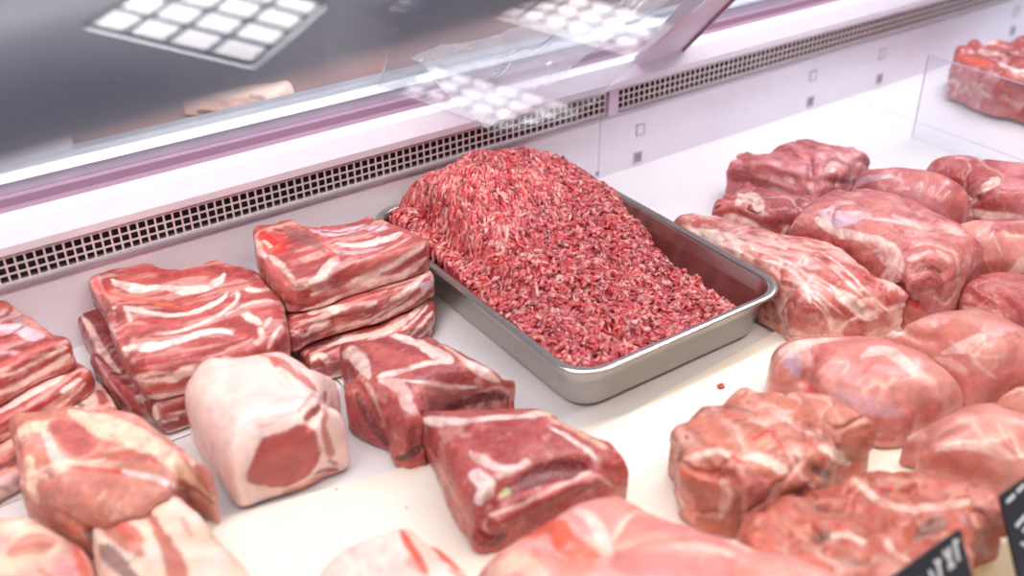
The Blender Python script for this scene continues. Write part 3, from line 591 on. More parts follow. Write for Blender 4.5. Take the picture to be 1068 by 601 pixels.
# ---- centre chops
piece('pork_chop', 'dark red bone-in rib chop lying in front of the tray corner', 'meat',
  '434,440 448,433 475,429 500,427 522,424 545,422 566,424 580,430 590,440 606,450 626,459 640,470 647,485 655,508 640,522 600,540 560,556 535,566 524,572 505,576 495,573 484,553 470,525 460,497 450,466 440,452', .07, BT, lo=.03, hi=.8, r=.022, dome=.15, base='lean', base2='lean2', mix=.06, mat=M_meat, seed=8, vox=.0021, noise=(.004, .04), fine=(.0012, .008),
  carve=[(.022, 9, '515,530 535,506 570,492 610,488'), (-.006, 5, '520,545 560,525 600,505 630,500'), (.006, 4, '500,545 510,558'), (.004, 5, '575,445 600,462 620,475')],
  paint=[('fat', 4, '436,438,4 455,440,6 480,440,6 510,437,5 545,435,5 560,432,7 575,432,6'), ('bone', 6, '566,430,5 580,440,5 600,450,4 630,465,6', .8), ('red', 3, '578,435 583,438', .8), ('white', 2.5, '573,447 590,455 610,468 622,478', .85), ('pale', 5, '445,465,4 460,490,6 475,520,5 490,545,4', .6), ('orange', 3, '470,515 480,530 487,545', .7),
         ('fat', 5, '490,470,3 502,480,6 520,488,5 545,486,3', .8), ('white', 9, '495,495,7 508,508,10 500,520,7', .8), ('fat', 4, '520,498 535,490 548,482', .6), ('dark', 9, '525,518,6 550,502,11 580,492,12 614,488,8', .95), ('green', 3, '521,518,3 529,514,4'), ('fat', 3, '510,538,3 540,528,3 565,515,3 600,500,3 620,495,3 640,508,2.5', .7), ('lean', 6, '525,545 560,530 600,512 620,508', .8),  # wide dark stroke paints the shade of the carved hollow
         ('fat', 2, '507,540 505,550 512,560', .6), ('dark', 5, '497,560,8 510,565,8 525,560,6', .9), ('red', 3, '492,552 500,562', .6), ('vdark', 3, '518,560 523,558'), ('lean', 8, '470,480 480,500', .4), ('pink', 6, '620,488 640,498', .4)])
piece('pork_chop', 'bone-in rib chop with pale fat and a white rib, right of the loin', 'meat',
  '355,364 366,361 380,357 397,351 411,346 426,347 441,350 456,351 470,362 490,374 508,386 520,398 530,409 536,416 532,422 512,426 480,431 455,440 448,460 447,480 436,486 425,490 412,483 405,470 398,465 384,458 370,446 361,433 363,425 371,414 365,396 357,380', .075, .001, lo=.03, hi=.85, r=.020, dome=.12, base='lean2', base2='lean', mix=.07, mat=M_meat, seed=9, vox=.0019, noise=(.0035, .035), fine=(.0011, .008),
  carve=[(.005, 4, '450,430 475,420 500,412 515,411'), (.010, 5, '373,405 385,425 400,450 405,465'), (.007, 4, '425,478 432,470 438,465')],
  paint=[('fat', 9, '402,349,6 420,352,9 440,360,8 460,372,8 470,378,5'), ('lean2', 12, '385,362,9 400,368,13 420,376,10 440,377,4', .9), ('fat', 3.5, '395,392,4 420,387,4 445,380,4 465,377,4'), ('lean', 7, '432,392,3 450,388,8 475,388,8 495,393,5', .8), ('fat', 5, '455,355,3 480,372,5 500,385,6 520,398,5', .9), ('orange', 3, '468,365 485,382', .5), ('white', 2.4, '420,397 445,400 470,403 497,404'),
         ('pale', 8, '430,408,6 455,405,8 480,406,5', .55), ('fat', 6, '398,396,5 415,402,7 425,420,6 432,432,5', .6), ('fat2', 8, '358,368,6 368,368,8 378,380,8 385,395,4', .85), ('lean', 7, '395,408,5 410,430,9 425,455,8', .8), ('fat', 3, '383,400,4 392,420,3 400,440,3', .6), ('dark', 5, '372,410,4 380,430,6 395,452,5 405,465,4', .85), ('red', 3, '365,428 372,438', .6), ('vdark', 4, '415,478,4 430,472,6 440,465,4', .8),
         ('orange', 3, '412,482 425,487 440,482', .7), ('vdark', 4, '458,428,3 485,420,5 515,413,6 530,415,4', .8), ('fat', 3, '505,408 520,404 530,410', .5), ('orange', 2, '400,430 408,455', .5)])  # long very dark stroke paints shade under the overhanging right end
piece('pork_loin', 'pale skin-covered pork loin joint with its pink round cut face to the right', 'meat',
  '228,382,.066 240,374,.076 252,369,.082 266,368,.080 282,370,.074 300,375,.066 318,387,.060 334,400,.058 348,404,.055 353,411,.050 346,421,.040 343,434,.032 346,450,.026 352,468,.014 357,479,.006 366,487,.001 362,494,.001 342,502,.001 320,513,.001 300,520,.001 276,527,.001 254,534,.001 240,524,.001 230,507,.004 219,487,.010 208,467,.018 199,450,.026 196,435,.034 200,418,.044 206,402,.052 216,390,.060', .092, BT, r=.05, r2=.004, base='skin', base2='fat', mix=.0, mat=M_skin, seed=10, vox=.0019, noise=(.002, .05), fine=(.0005, .008),
  carve=[(.006, 4, '282,378 292,392 305,405 318,412'), (.006, 4, '322,445 335,425 340,415'), (.003, 3, '270,512 300,508 340,495')],
  paint=[('orange', 4, '200,445,2 215,470,4 228,492,5 236,505,3', .25), ('lean2', 21, '270,490,17 285,472,18 302,463,16 318,458,13 325,480,10 305,495,14 285,503,13'), 
         ('lean2', 17, '275,492 290,486 308,474'), ('fat2', 4, '300,436 318,423 332,411', .7), ('lean', 3, '318,437,3 325,430,5 333,425,4', .9), ('pink', 3, '310,430,2 322,417,3 328,410,3', .7), ('lean2', 3, '338,410,4 340,430,3 337,445,4 342,465,5 345,475,7', .8), ('fat', 2, '334,430 333,450 333,470', .7), ('lean2', 7, '285,372,5 300,382,7 318,398,7 330,408,5', .8), ('red', 4, '282,374,4 292,385,3 300,395,3', .7),
         ('fat2', 4, '290,385,3 302,395,5 315,402,5', .9), ('orange', 3, '270,369 285,374', .7), ('white', 2.5, '305,380 312,390', .6), ('orange', 3, '295,513,3 315,508,4 330,500,3 345,492,3', .7), ('dark', 3, '328,495 340,490 352,490', .7), ('red', 2, '340,490 355,492', .6), ('dark', 2.4, '343,480 350,484', .6), ('pale', 2.5, '272,445 284,442', .35), ])
# ---- belly stacks
def belly(label, outline, h, zb, paint, carve=(), group='pork belly slabs piled in stacks', seed=0, lo=0.02, hi=.97, r=.008, **k):
    k.setdefault('base', 'lean2'); k.setdefault('base2', 'lean')
    return piece('pork_belly', label, 'meat', outline, h, zb, lo=lo, hi=hi, r=r, r2=.007, mat=M_fatty, seed=seed, vox=k.pop('vox', .0019), mix=.03, noise=k.pop('noise', (.0035, .045)), fine=(.0007, .007), paint=paint, carve=carve, group=group, warp=.45, **k)
# right-hand stack of three, top first
belly('topmost pork belly slab of the stack beside the tray, with a bright red corner',
  '266,260 267,243 272,240 284,237 292,232 303,229 314,235 322,238 345,236 362,232 374,228 385,224 394,230 403,231 420,239 430,247 441,254 447,262 445,271 438,278 420,287 400,295 380,302 360,310 345,318 330,323 306,328 297,325 286,313 276,296 269,280', .045, .068, r=.010, grain=('330,310 440,262', .008, .35), seed=21,
  carve=[(.003, 2.5, '330,243 350,245 370,241 388,232'), (.003, 2.5, '340,252 365,252 388,246 402,236'), (.004, 3, '332,237 345,252 355,268'), (.004, 3, '282,268 295,285 308,302')],
  paint=[('membrane', 6, '325,240,4 350,243,5 380,238,6 405,238,6', .9), ('white', 7, '350,254,4 375,256,6 400,250,7 418,245,5', .85), ('membrane', 4, '340,262 370,264 400,258', .6), ('dark', 1.3, '325,240 350,243 372,240 390,231', .8), ('lean', 1.4, '338,247 360,247 382,243 400,234', .8), ('lean', 1.3, '345,252 370,252 395,246 412,240', .7), ('lean', 2.2, '372,235 388,229', .8), ('red', 1.6, '335,254 348,264 356,270', .7),
         ('brown', 7, '298,236,5 310,245,9 325,252,8 340,262,4', .6), ('red', 6, '274,243,5 280,250,7 288,258,8 294,262,6'), ('orange', 4, '272,256,4 280,262,4 292,256,4', .9), ('fat2', 2.5, '276,252 282,258', .8), ('red', 3, '288,246,4 296,250,3 292,266,3', .8), ('vdark', 2.5, '288,240,3 294,242,2', .7), ('fat', 3, '268,250,3 270,262,4 277,268,3', .7),
         ('lean2', 7, '278,272,5 286,285,7 298,302,7 306,315,5', .8), ('fat', 2.6, '282,268,5 296,280,3 310,298,2.5', .8), ('fat', 3, '270,280 278,300 292,318', .6), ('lean', 8, '300,270,7 315,280,9 328,288,6', .6), ('fat', 4, '322,296,4 335,288,6 345,275,6 352,268,4', .9), ('white', 3, '318,297 330,300 342,292', .7), ('orange', 2.5, '340,263 350,268', .8),
         ('lean', 4, '322,300,3 335,298,4 343,294,3', .8), ('fat', 2.2, '368,274 392,267 410,258 428,248', .6), ('lean2', 5, '360,285,5 385,277,6 410,265,6 432,254,3', .8), ('fat', 2.8, '325,308,4 350,303,3.5 375,293,5 400,284,5 420,270,3.5 443,256,3'), ('lean', 2.5, '395,288 415,279 435,268 445,262', .8), ('fat', 4.2, '300,326,2 330,320,3 360,308,4 385,298,6 410,290,5 430,280,5 445,269,4'), ('lean2', 4, '310,315 335,309 360,300', .7), ('lean', 1.5, '355,310 380,302 400,297', .4)])
belly('middle pork belly slab of the stack beside the tray',
  '299,338 298,326 310,300 330,262 400,250 436,262 446,276 452,288 452,299 445,306 430,318 412,327 395,336 370,343 345,351 322,360 306,369 299,352', .033, .036, r=.009, grain=('330,345 440,300', .006, .45), seed=22, hi=.99,
  carve=[(.003, 2, '305,345 330,338 360,332')],
  paint=[('lean', 8, '300,335,5 310,345,8 322,345,8', .7), ('fat', 3.5, '325,327,4 340,322,6 352,322,6 365,318,3'), ('fat', 2, '302,345 318,350 325,342 345,334', .8), ('fat', 2, '320,348 340,338', .7), ('lean', 5, '350,330,4 370,325,6 390,320,5 420,302,4', .8), ('pink', 3, '360,320 378,312 400,305', .5), ('fat', 2, '365,340 385,333 405,322 425,308 440,290', .9), ('fat', 2.5, '400,316 420,306 438,290 446,282', .9), ('membrane', 3, '440,300,4 450,296,5 452,288,4', .9), ('fat', 3, '385,338,3 410,326,4 430,314,4 444,302,4', .85),
         ('fat', 1.3, '340,347 365,338 390,326', .6), ('lean', 1.5, '410,318 432,304', .7), ('dark', 3, '304,362 318,354 332,350', .6), ('red', 2, '300,352 306,364', .5), ('white', 2, '383,320 392,316', .6)])
belly('lowest pork belly slab of the stack beside the tray, its striped end showing',
  '312,378 312,350 330,310 420,290 440,305 452,315 456,323 454,338 446,352 440,356 420,364 398,372 385,378 375,388 358,393 330,399 324,391', .033, .001, r=.008, grain=('350,370 440,330', .005, .45), seed=23, hi=.99,
  paint=[('vdark', 5, '325,362,6 340,357,6 352,352,4', .7), ('fat2', 4, '340,362,2 360,355,5 385,350,6 410,342,5 430,328,4 443,314,4', .9), ('orange', 3, '350,366,4 375,360,4 400,356,3.5 425,342,3 440,326,3', .7), ('fat', 1.6, '418,346 435,332 446,318'), ('fat', 1.8, '428,350 442,336 452,324'), ('fat', 1.6, '436,352 448,342 454,332', .9), ('lean', 4, '325,392,3 340,386,6 355,380,6 368,372,4', .8), ('fat2', 1.8, '328,398 345,394 358,389', .9), ('fat2', 3, '325,375,3 332,370,4 340,376,4', .9), ('orange', 2.6, '316,372 322,380', .8), ('lean', 2, '338,376 350,370', .6)])
# ribbed stack in the middle left
belly('wide upper pork belly slab with striped face behind the loin joint',
  '84,287 86,279 98,275 109,281 130,280 143,275 156,274 168,279 180,281 205,275 222,269 232,270 245,276 262,281 279,290 290,303 295,318 298,335 301,352 299,372 285,385 268,395 240,402 215,409 190,415 170,419 157,418 146,407 137,396 127,380 120,358 112,335 102,317 91,300', .045, .043, r=.011, grain=('140,385 260,350', .009, .3), seed=24, noise=(.005, .06), lo=.0,
  carve=[(.005, 4, '105,300 125,312 160,316 195,322'), (.004, 4, '160,350 200,343 235,328 250,312'), (.004, 4, '140,372 175,365 210,358'), (.004, 4, '100,296 112,322 125,345 133,370')],
  paint=[('lean', 7, '108,283,3 130,285,5 158,281,6 190,285,6 215,280,6 240,284,10 265,292,10', .9), ('fat', 6, '115,292,3 132,299,6 150,302,7 175,300,4 200,303,8 222,298,7 232,286,5'), ('pale', 3, '185,295 205,290 225,300', .5), ('orange', 2.4, '105,299 118,307 140,312 165,316 195,322', .8), ('fat', 5, '118,320,4 145,324,6 175,329,4 205,325,5 228,314,4 238,305,2.5'), ('lean2', 4.5, '128,343,6 155,342,5 185,336,5 215,326,5 240,314,4', .95),
         ('fat', 2.2, '165,349 190,345 218,334 238,322 248,312 247,305 240,309'), ('fat', 3.2, '235,330 255,319 275,314 285,314', .8), ('fat', 3, '258,302,4 270,303,4 281,302,3'), ('lean', 7, '245,338,5 257,343,8 268,350,6', .9), ('fat', 3.5, '256,328,3 264,334,5 270,338,3'), ('fat', 3, '271,344 274,352 268,358', .9), ('fat', 2.2, '278,366 285,352 293,340', .8), ('fat', 2.4, '276,340 283,332', .8),
         ('white', 6, '128,364,5 150,362,7 175,358,6 205,350,6 230,345,5 248,350,3'), ('lean', 1.5, '160,368 185,362 205,356', .5), ('lean', 5, '135,384,6 160,382,5 190,377,6 215,369,6 240,360,5 262,352,4'), ('orange', 2, '140,385 160,384', .4), ('fat', 5.5, '138,393,3 158,395,7 185,390,7 215,382,6 240,372,4'), ('lean2', 1.8, '152,395 172,391'), ('lean2', 3.5, '143,406,3 165,405,4 195,399,3.5 222,390,3', .85), ('fat2', 4, '150,413 180,412 210,405 240,397', .9),
         ('rose', 6, '88,283,3 97,290,6 105,306,7 112,322,6', .8), ('lean', 3, '93,280,3 99,277,3', .8), ('red', 3, '97,290,2 104,302,3', .5), ('lean', 5, '106,308,3 114,322,5', .7), ('lean', 4.5, '125,320,3 128,332,6', .9), ('fat', 2.2, '131,322 136,335', .8), ('membrane', 3, '90,295 99,315 112,335 120,352', .7), ('dark', 3.5, '116,345,3 122,365,4 131,380,4', .7), ('red', 2, '132,378 138,384', .5), ('orange', 6, '280,368,5 290,378,6', .5)])
belly('pork belly slab with dark red end, under the wide striped slab behind the loin',
  '74,322 76,309 84,304 96,303 140,300 220,290 285,300 300,330 302,380 270,425 240,432 216,440 195,448 173,455 157,443 143,440 126,432 110,413 98,393 98,374 90,357 82,340', .041, .001, r=.012, grain=('170,440 230,425', .008, .3), seed=25, base='dark', base2='lean', lo=.0, hi=.96, noise=(.005, .05),
  carve=[(.006, 4, '100,365 125,388 155,420'), (.005, 3, '100,350 115,372 135,390')],
  paint=[('dark', 7, '80,318,6 90,330,9 105,350,10', .7), ('fat', 3, '84,328,2 95,345,3.5 108,368,4 125,390,3', .75), ('lean', 3, '80,314 88,312', .6), ('red', 2, '76,322 80,328', .5), ('lean', 7, '105,385,5 120,402,7 140,420,8', .7), ('membrane', 2, '100,372 112,395 128,415 140,428', .5), ('orange', 5, '135,422,4 150,428,4', .35), ('fat2', 4, '161,425,4 163,435,5', .9), ('lean', 6, '172,430,5 190,424,7 205,415,6', .8), ('fat', 1.8, '175,432 190,430 202,424', .8), ('fat', 1.8, '170,440 185,437', .8), ('fat', 2.2, '170,452 190,447 212,438', .9), ('lean', 4, '168,446,3 190,440,4 210,430,5', .8), ('red', 2, '180,415 192,412', .5)])
# stack at the left border
belly('topmost pork belly slab of the stack at the left border, with grey rib lines',
  '-90,305 -40,298 0,309 15,318 30,329 45,342 60,354 72,361 76,368 72,377 45,391 20,408 0,420 -60,452 -120,420', .042, .05, r=.010, grain=('5,400 65,372', .008, .35), seed=26, vox=.0022,
  carve=[(.004, 3, '-10,335 10,326 28,318'), (.004, 3, '-10,350 15,345 28,336')],
  paint=[('grey', 6, '-10,325 10,330 22,335', .8), ('membrane', 6, '-10,345,6 10,342,7 30,348,8 40,352,7'), ('dark', 2.2, '-8,332,3 5,330,3 14,320,2', .8), ('dark', 2, '-10,356 5,352 20,344 24,340', .6), ('lean', 3, '0,315 12,322', .6), ('membrane', 4, '-10,370 10,368 25,372', .7), ('pale', 2.5, '26,330 40,342 55,354', .6), ('lean2', 5, '0,382,5 25,370,5 45,362,5 58,358,4', .9), ('fat', 2.2, '-10,396 15,388 40,377 62,366 70,362'), ('lean', 2.5, '-10,404 15,397 40,385 55,376', .8), ('fat', 3, '-10,412,3 15,404,3 40,390,4 62,378,4 72,370,4'), ('lean', 1, '45,375 62,368', .7)])
belly('middle pork belly slab of the stack at the left border',
  '-110,440 -90,360 0,350 50,355 68,368 80,378 92,388 97,394 92,405 80,416 60,428 30,445 0,462 -60,490', .028, .024, r=.009, grain=('5,440 70,400', .006, .45), seed=27, vox=.0022,
  paint=[('fat', 5, '-10,435,4 20,418,5 50,402,6 72,385,6'), ('lean', 1.4, '0,436 30,418 55,402', .5), ('lean', 3.2, '-10,448,4 25,432,4 50,418,4 70,402,4 85,388,4'), ('fat', 2.4, '40,438 65,422 88,400'), ('lean2', 2, '-10,425 20,410 50,392 72,378', .9), ('fat2', 2, '-5,458 25,444 50,432', .8), ('fat', 2.4, '66,408 82,396', .7)])
belly('lowest pork belly slab of the stack at the left border, flat on the deck',
  '-110,470 -80,400 40,390 95,394 106,398 112,408 120,424 124,440 100,460 60,480 22,512 0,524 -60,560', .024, .001, r=.008, grain=('5,470 70,430', .006, .45), seed=28, vox=.0022, base='pale', base2='fat',
  paint=[('fat', 5, '95,398,4 92,412,5 88,422,4', .9), ('lean', 4, '103,408,4 108,418,5', .9), ('fat2', 2, '112,410 118,424', .8), ('orange', 2, '100,396 108,402', .5), ('vdark', 3, '80,420 86,424', .7), ('fat', 4, '-10,468 15,455 40,440', .8), ('lean2', 3, '-10,450 20,440 45,430', .8), ('dark', 6, '-10,490,7 5,486,7 18,480,5', .85), ('membrane', 6, '-10,505,7 10,503,7 25,496,6', .8), ('grey', 2.5, '0,508 10,512', .7)])
# ---- poultry-like rounded legs on the right
def leg(label, outline, h, paint=(), carve=(), seed=0, zb=.004, **k):
    k.setdefault('base', 'legp'); k.setdefault('base2', 'legl'); k.setdefault('r', .055); k.setdefault('nw', .15); k.setdefault('hi', .68); k.setdefault('lo', .15)
    return piece(k.pop('name', 'pork_joint'), label, 'meat', outline, h, zb, mat=k.pop('mat', M_wet), seed=seed, vox=k.pop('vox', .0023), mix=k.pop('mix', .03), noise=k.pop('noise', (.003, .05)), fine=k.pop('fine', (.0005, .008)), paint=paint, carve=carve, group=None, **k)
leg('smooth glossy pink leg muscle with a bluish knuckle, just right of the tray corner',
  '802,392 805,369 817,360 835,354 862,352 890,351 920,355 945,365 970,381 990,399 1004,417 1000,426 976,440 960,446 944,458 925,461 910,458 896,455 880,447 865,435 853,428 840,422 832,409 818,403 806,402', .075, seed=31,
  carve=[(.008, 6, '838,398 850,412 856,425'), (.004, 5, '870,428 895,448 920,456'), (.003, 5, '842,365 848,380 840,398')],
  paint=[('fat', 8, '812,368,6 828,362,8 850,356,6 880,353,4', .7), ('blue', 5, '822,376,7 830,378,7 832,388,6', .9), ('pale', 6, '806,395,6 820,397,7', .7), ('lean2', 7, '860,363,7 885,357,5 900,358,3', .5), ('lean', 8, '850,385,6 855,372,5 870,366,5', .35), ('red', 4, '845,405,4 850,415,6 852,425,4', .7), ('dark', 3, '850,420 854,426', .7), ('fat', 9, '900,372,6 925,365,8 950,385,8 975,400,7', .6), ('blue', 7, '870,410,6 890,418,9 915,425,10 935,430,8', .45), ('pink', 10, '880,395 910,400 940,420', .3), ('fat2', 2, '870,430 885,443 905,456', .8), ('rose', 8, '960,400 985,412', .5), ('lean', 3, '900,456 930,459', .4)])
leg('pale round pink leg muscle with feathery white streaks, its tip pointing at the bottom right',
  '944,457 962,450 978,439 1000,424 1018,419 1034,420 1052,430 1080,445 1110,470 1110,520 1080,530 1050,516 1035,512 1010,501 986,494 966,490 958,480 963,466', .075, seed=32,
  carve=[(.004, 5, '965,468 985,458 1010,450')],
  paint=[('rose', 12, '960,462,6 985,455,9 1010,440,12', .7), ('fat', 4, '975,470,2 1000,465,5 1030,468,6 1060,478,4', .7), ('fat', 3, '1000,440 1020,450 1040,470', .35), ('fat', 2, '1040,440 1050,460 1070,480', .4), ('salmon', 9, '965,482 1000,488 1040,498', .4), ('fat', 4, '950,457 965,455', .6)], base='legl', base2='legp')
leg('small glossy pink leg muscle at the right border, wedged between two larger ones',
  '1040,420 1052,408 1070,400 1095,392 1120,400 1110,445 1080,446 1058,433', .06, seed=33, base='legl', base2='legp')
leg('large rounded pink leg muscle with white film, right of the bluish knuckle piece',
  '914,351 925,346 940,343 956,333 985,326 1016,327 1040,337 1060,352 1080,372 1080,398 1052,411 1030,419 1006,418 986,400 966,380 945,366 930,359', .08, seed=34, base='legp', base2='legl',
  carve=[(.003, 5, '940,345 955,352 975,356')],
  paint=[('fat', 5, '918,350 935,347 950,345', .7), ('salmon', 12, '960,345 990,342 1010,348', .35), ('white', 5, '985,368,3 1005,362,7 1020,352,6', .65), ('fat', 4, '975,375,3 995,380,5 1010,390,4', .6), ('fat', 2, '1010,360 1020,380 1040,395', .5), ('fat', 2, '990,355 1015,370 1045,372', .4), ('pink', 14, '1010,400 1040,395', .3)])
# big sinewy pieces right of the tray
leg('large sinewy red pork joint with white seams lying along the right side of the tray',
  '700,245 710,236 722,232 745,231 762,238 790,250 828,257 860,267 885,284 906,304 925,320 938,333 942,341 920,350 905,354 880,353 860,353 838,356 822,352 812,338 800,330 790,322 770,300 730,270', .075, zb=.001, seed=35, mat=M_meat, base='lean2', base2='pale', mix=.07, r=.035, seams=(.05, .004, .8), grain=('800,290 910,340', .010, .45), vox=.0021, noise=(.004, .035), fine=(.001, .008),
  carve=[(.005, 3, '855,268 875,285 890,305'), (.006, 3, '870,345 885,332 905,325'), (.004, 3, '800,270 830,285 850,310 862,330'), (.004, 3, '840,275 870,300 900,330')],
  paint=[('fat2', 9, '722,243,7 745,248,9 770,256,8 790,268,6', .85), ('orange', 4, '757,252,4', .7), ('salmon', 5, '775,258 790,266', .6), ('fat', 3, '795,272,2 812,275,3 830,285,3 840,300,3 845,315,3', .85), ('fat', 1.8, '805,268 825,275 845,290 870,305', .8), ('fat', 1.8, '838,300 860,320 870,340', .7), ('fat', 5, '868,300,3 880,312,7 900,325,7 915,335,4', .8), ('fat', 2, '850,268 865,280 885,295 900,310', .9), ('fat', 1.6, '855,262 880,280 905,305 930,328', .8), ('fat', 1.6, '815,290 835,296 860,312 880,330', .6), ('white', 2, '845,285 875,305 900,325', .6),
         ('lean', 14, '825,315 835,330', .5), ('lean2', 7, '885,345,7 905,340,8 920,335,6', .7), ('fat', 1.5, '870,348 885,335 905,327', .6), ('lean', 5, '858,275 880,292', .5), ('dark', 4, '806,318,3 812,335,4', .6), ('fat', 1.4, '848,315 862,330 868,345', .7), ('pale', 4, '790,285 815,300', .5)])
leg('large boned pink joint with a red hollow in its side, centre of the right-hand pile',
  '820,258 826,240 843,222 868,211 888,212 905,212 930,218 955,230 976,243 996,262 1010,278 1021,291 1012,303 998,318 980,330 948,336 925,322 906,304 884,284 858,267 832,259', .095, zb=.002, seed=36, mat=M_meat, base='legd', base2='legp', seams=(.06, .004, .6), mix=.05, r=.035, noise=(.004, .04),
  carve=[(.010, 6, '938,300 942,312 960,318'), (.009, 6, '955,282 970,278 985,285'), (.005, 5, '930,236 943,243 955,246'), (.005, 5, '880,268 905,262 925,268'), (.005, 4, '975,310 985,300 1000,290')],
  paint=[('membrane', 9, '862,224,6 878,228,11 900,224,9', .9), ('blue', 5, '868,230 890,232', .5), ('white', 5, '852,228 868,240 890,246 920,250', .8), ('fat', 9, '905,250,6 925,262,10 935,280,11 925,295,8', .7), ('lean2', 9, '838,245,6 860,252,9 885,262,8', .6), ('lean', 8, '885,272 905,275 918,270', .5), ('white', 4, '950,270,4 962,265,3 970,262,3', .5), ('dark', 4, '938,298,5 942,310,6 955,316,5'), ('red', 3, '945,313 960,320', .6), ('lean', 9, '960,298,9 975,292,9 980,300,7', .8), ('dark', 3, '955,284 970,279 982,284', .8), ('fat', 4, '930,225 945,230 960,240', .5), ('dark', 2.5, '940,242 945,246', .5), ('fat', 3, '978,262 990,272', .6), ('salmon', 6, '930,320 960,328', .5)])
leg('dark folded strip of leg meat at the right border under the round pink ones',
  '998,315 1003,303 1015,293 1035,289 1062,291 1090,300 1110,320 1100,352 1070,354 1050,344 1030,333 1008,324', .05, seed=37, mat=M_meat, base='legd', base2='lean2', seams=(.05, .004, .5), r=.025,
  carve=[(.008, 6, '1030,300 1050,320 1060,340'), (.006, 5, '1008,305 1025,315 1045,325')], paint=[('lean', 8, '1010,305 1028,310', .5), ('fat', 3, '1005,320,3 1030,328,4 1045,332,3', .7), ('dark', 5, '1048,338 1062,342', .8), ('grey', 3, '1025,326 1040,334', .5)])
leg('round glossy pink leg muscle at the right border behind the boned joint',
  '982,256 992,244 1012,236 1045,233 1080,236 1110,245 1115,292 1080,296 1045,291 1024,289 1006,277 992,265', .085, seed=38, base='legd', base2='legl',
  paint=[('rose', 8, '1000,255 1030,250 1060,252', .5), ('fat', 1.6, '1015,250 1025,265 1035,285', .4), ('fat', 1.6, '1035,245 1045,265', .4), ('fat', 6, '1055,285,5 1068,275,8', .6), ('lean2', 8, '1020,278 1040,280', .5)])
leg('smooth purple-pink muscle with a bright streak of light, rear of the right-hand pile',
  '888,205 891,192 902,186 922,183 948,186 974,194 994,206 1007,223 1009,238 998,250 976,252 952,241 930,230 905,222', .095, seed=39, base='legd', base2='legp', mix=0,
  paint=[('membrane', 5, '892,205,3 892,195,3 905,187,4 930,184,3', .7), ('pink', 14, '930,205 960,215 985,232', .5), ('membrane', 4, '940,200 970,212 995,235', .25)])
leg('fatty knotted shank end just behind the far corner of the tray',
  '740,240 752,222 764,212 767,204 779,197 788,204 800,210 820,215 850,222 856,234 840,245 824,254 808,256 785,250 758,240', .06, seed=40, zb=.001, mat=M_meat, seams=(.04, .005, .7), base='lean2', base2='lean', r=.02, noise=(.006, .03),
  carve=[(.006, 4, '765,222 785,232 805,245'), (.006, 3, '828,250 832,240 840,233')],
  paint=[('fat2', 7, '768,213,5 779,205,7 790,212,7 790,220,4', .85), ('fat2', 5, '755,226,5 770,230,6 790,240,6 808,250,4', .8), ('lean', 5, '795,228,5 820,235,5 840,230,4', .6), ('fat', 3, '815,245 822,238', .7), ('dark', 2, '828,250 832,240', .7), ('orange', 3, '760,222 775,226', .4)])
leg('lobed dark pink leg meat farthest back in the right-hand pile, nearest the back wall',
  '757,198 757,188 762,177 770,172 782,173 792,177 802,166 814,157 830,152 846,153 858,161 870,160 885,163 900,171 906,178 900,186 892,195 889,205 872,213 852,222 830,216 805,208 785,203 770,200', .07, seed=41, zb=.001, mat=M_meat, seams=(.045, .006, .5), base='lean', base2='pink', r=.028, noise=(.006, .035),
  carve=[(.010, 4, '846,165 848,178 846,188'), (.009, 5, '793,178 810,184 830,190'), (.006, 5, '860,165 858,180 852,190'), (.006, 4, '862,188 880,190 892,188'), (.005, 4, '770,190 800,196 825,208')],
  paint=[('lean', 7, '765,183 785,186', .6), ('fat', 4, '800,197,3 815,200,4 830,208,5 848,216,4', .9), ('fat', 6, '866,176,6 872,170,6', .7), ('orange', 3, '868,172 876,178', .5), ('fat', 3, '820,186 826,188', .7), ('dark', 2, '847,165 848,182', .8), ('dark', 3, '865,188 890,190', .6), ('lean2', 9, '820,165 840,162', .5), ('lean', 6, '880,172 898,180', .5), ('pink', 7, '865,200 880,202', .6), ('lean', 4, '790,178 800,186', .5), ('fat', 2.5, '843,195 850,205 845,215', .6)])
leg('flat dark pink leg meat with pale film at the right border, rear of the pile',
  '963,185 968,176 980,171 1000,171 1020,175 1045,181 1085,190 1100,215 1090,236 1060,240 1030,236 1010,228 1000,214 984,204 970,195', .07, seed=42, mat=M_meat, seams=(.05, .005, .5), base='pink', base2='lean', r=.028,
  carve=[(.008, 4, '1018,208 1025,204 1030,198'), (.005, 4, '970,190 1000,200 1018,208')],
  paint=[('fat', 4, '975,192,3 995,200,4 1012,208,4', .8), ('fat', 5, '1028,195,5 1040,187,6', .8), ('dark', 3, '1021,206,4', .9), ('fat', 6, '1010,222,4 1035,226,6 1068,230,6', .85), ('lean', 4, '1008,228 1030,234', .5), ('lean', 6, '985,180 1010,185', .5)])
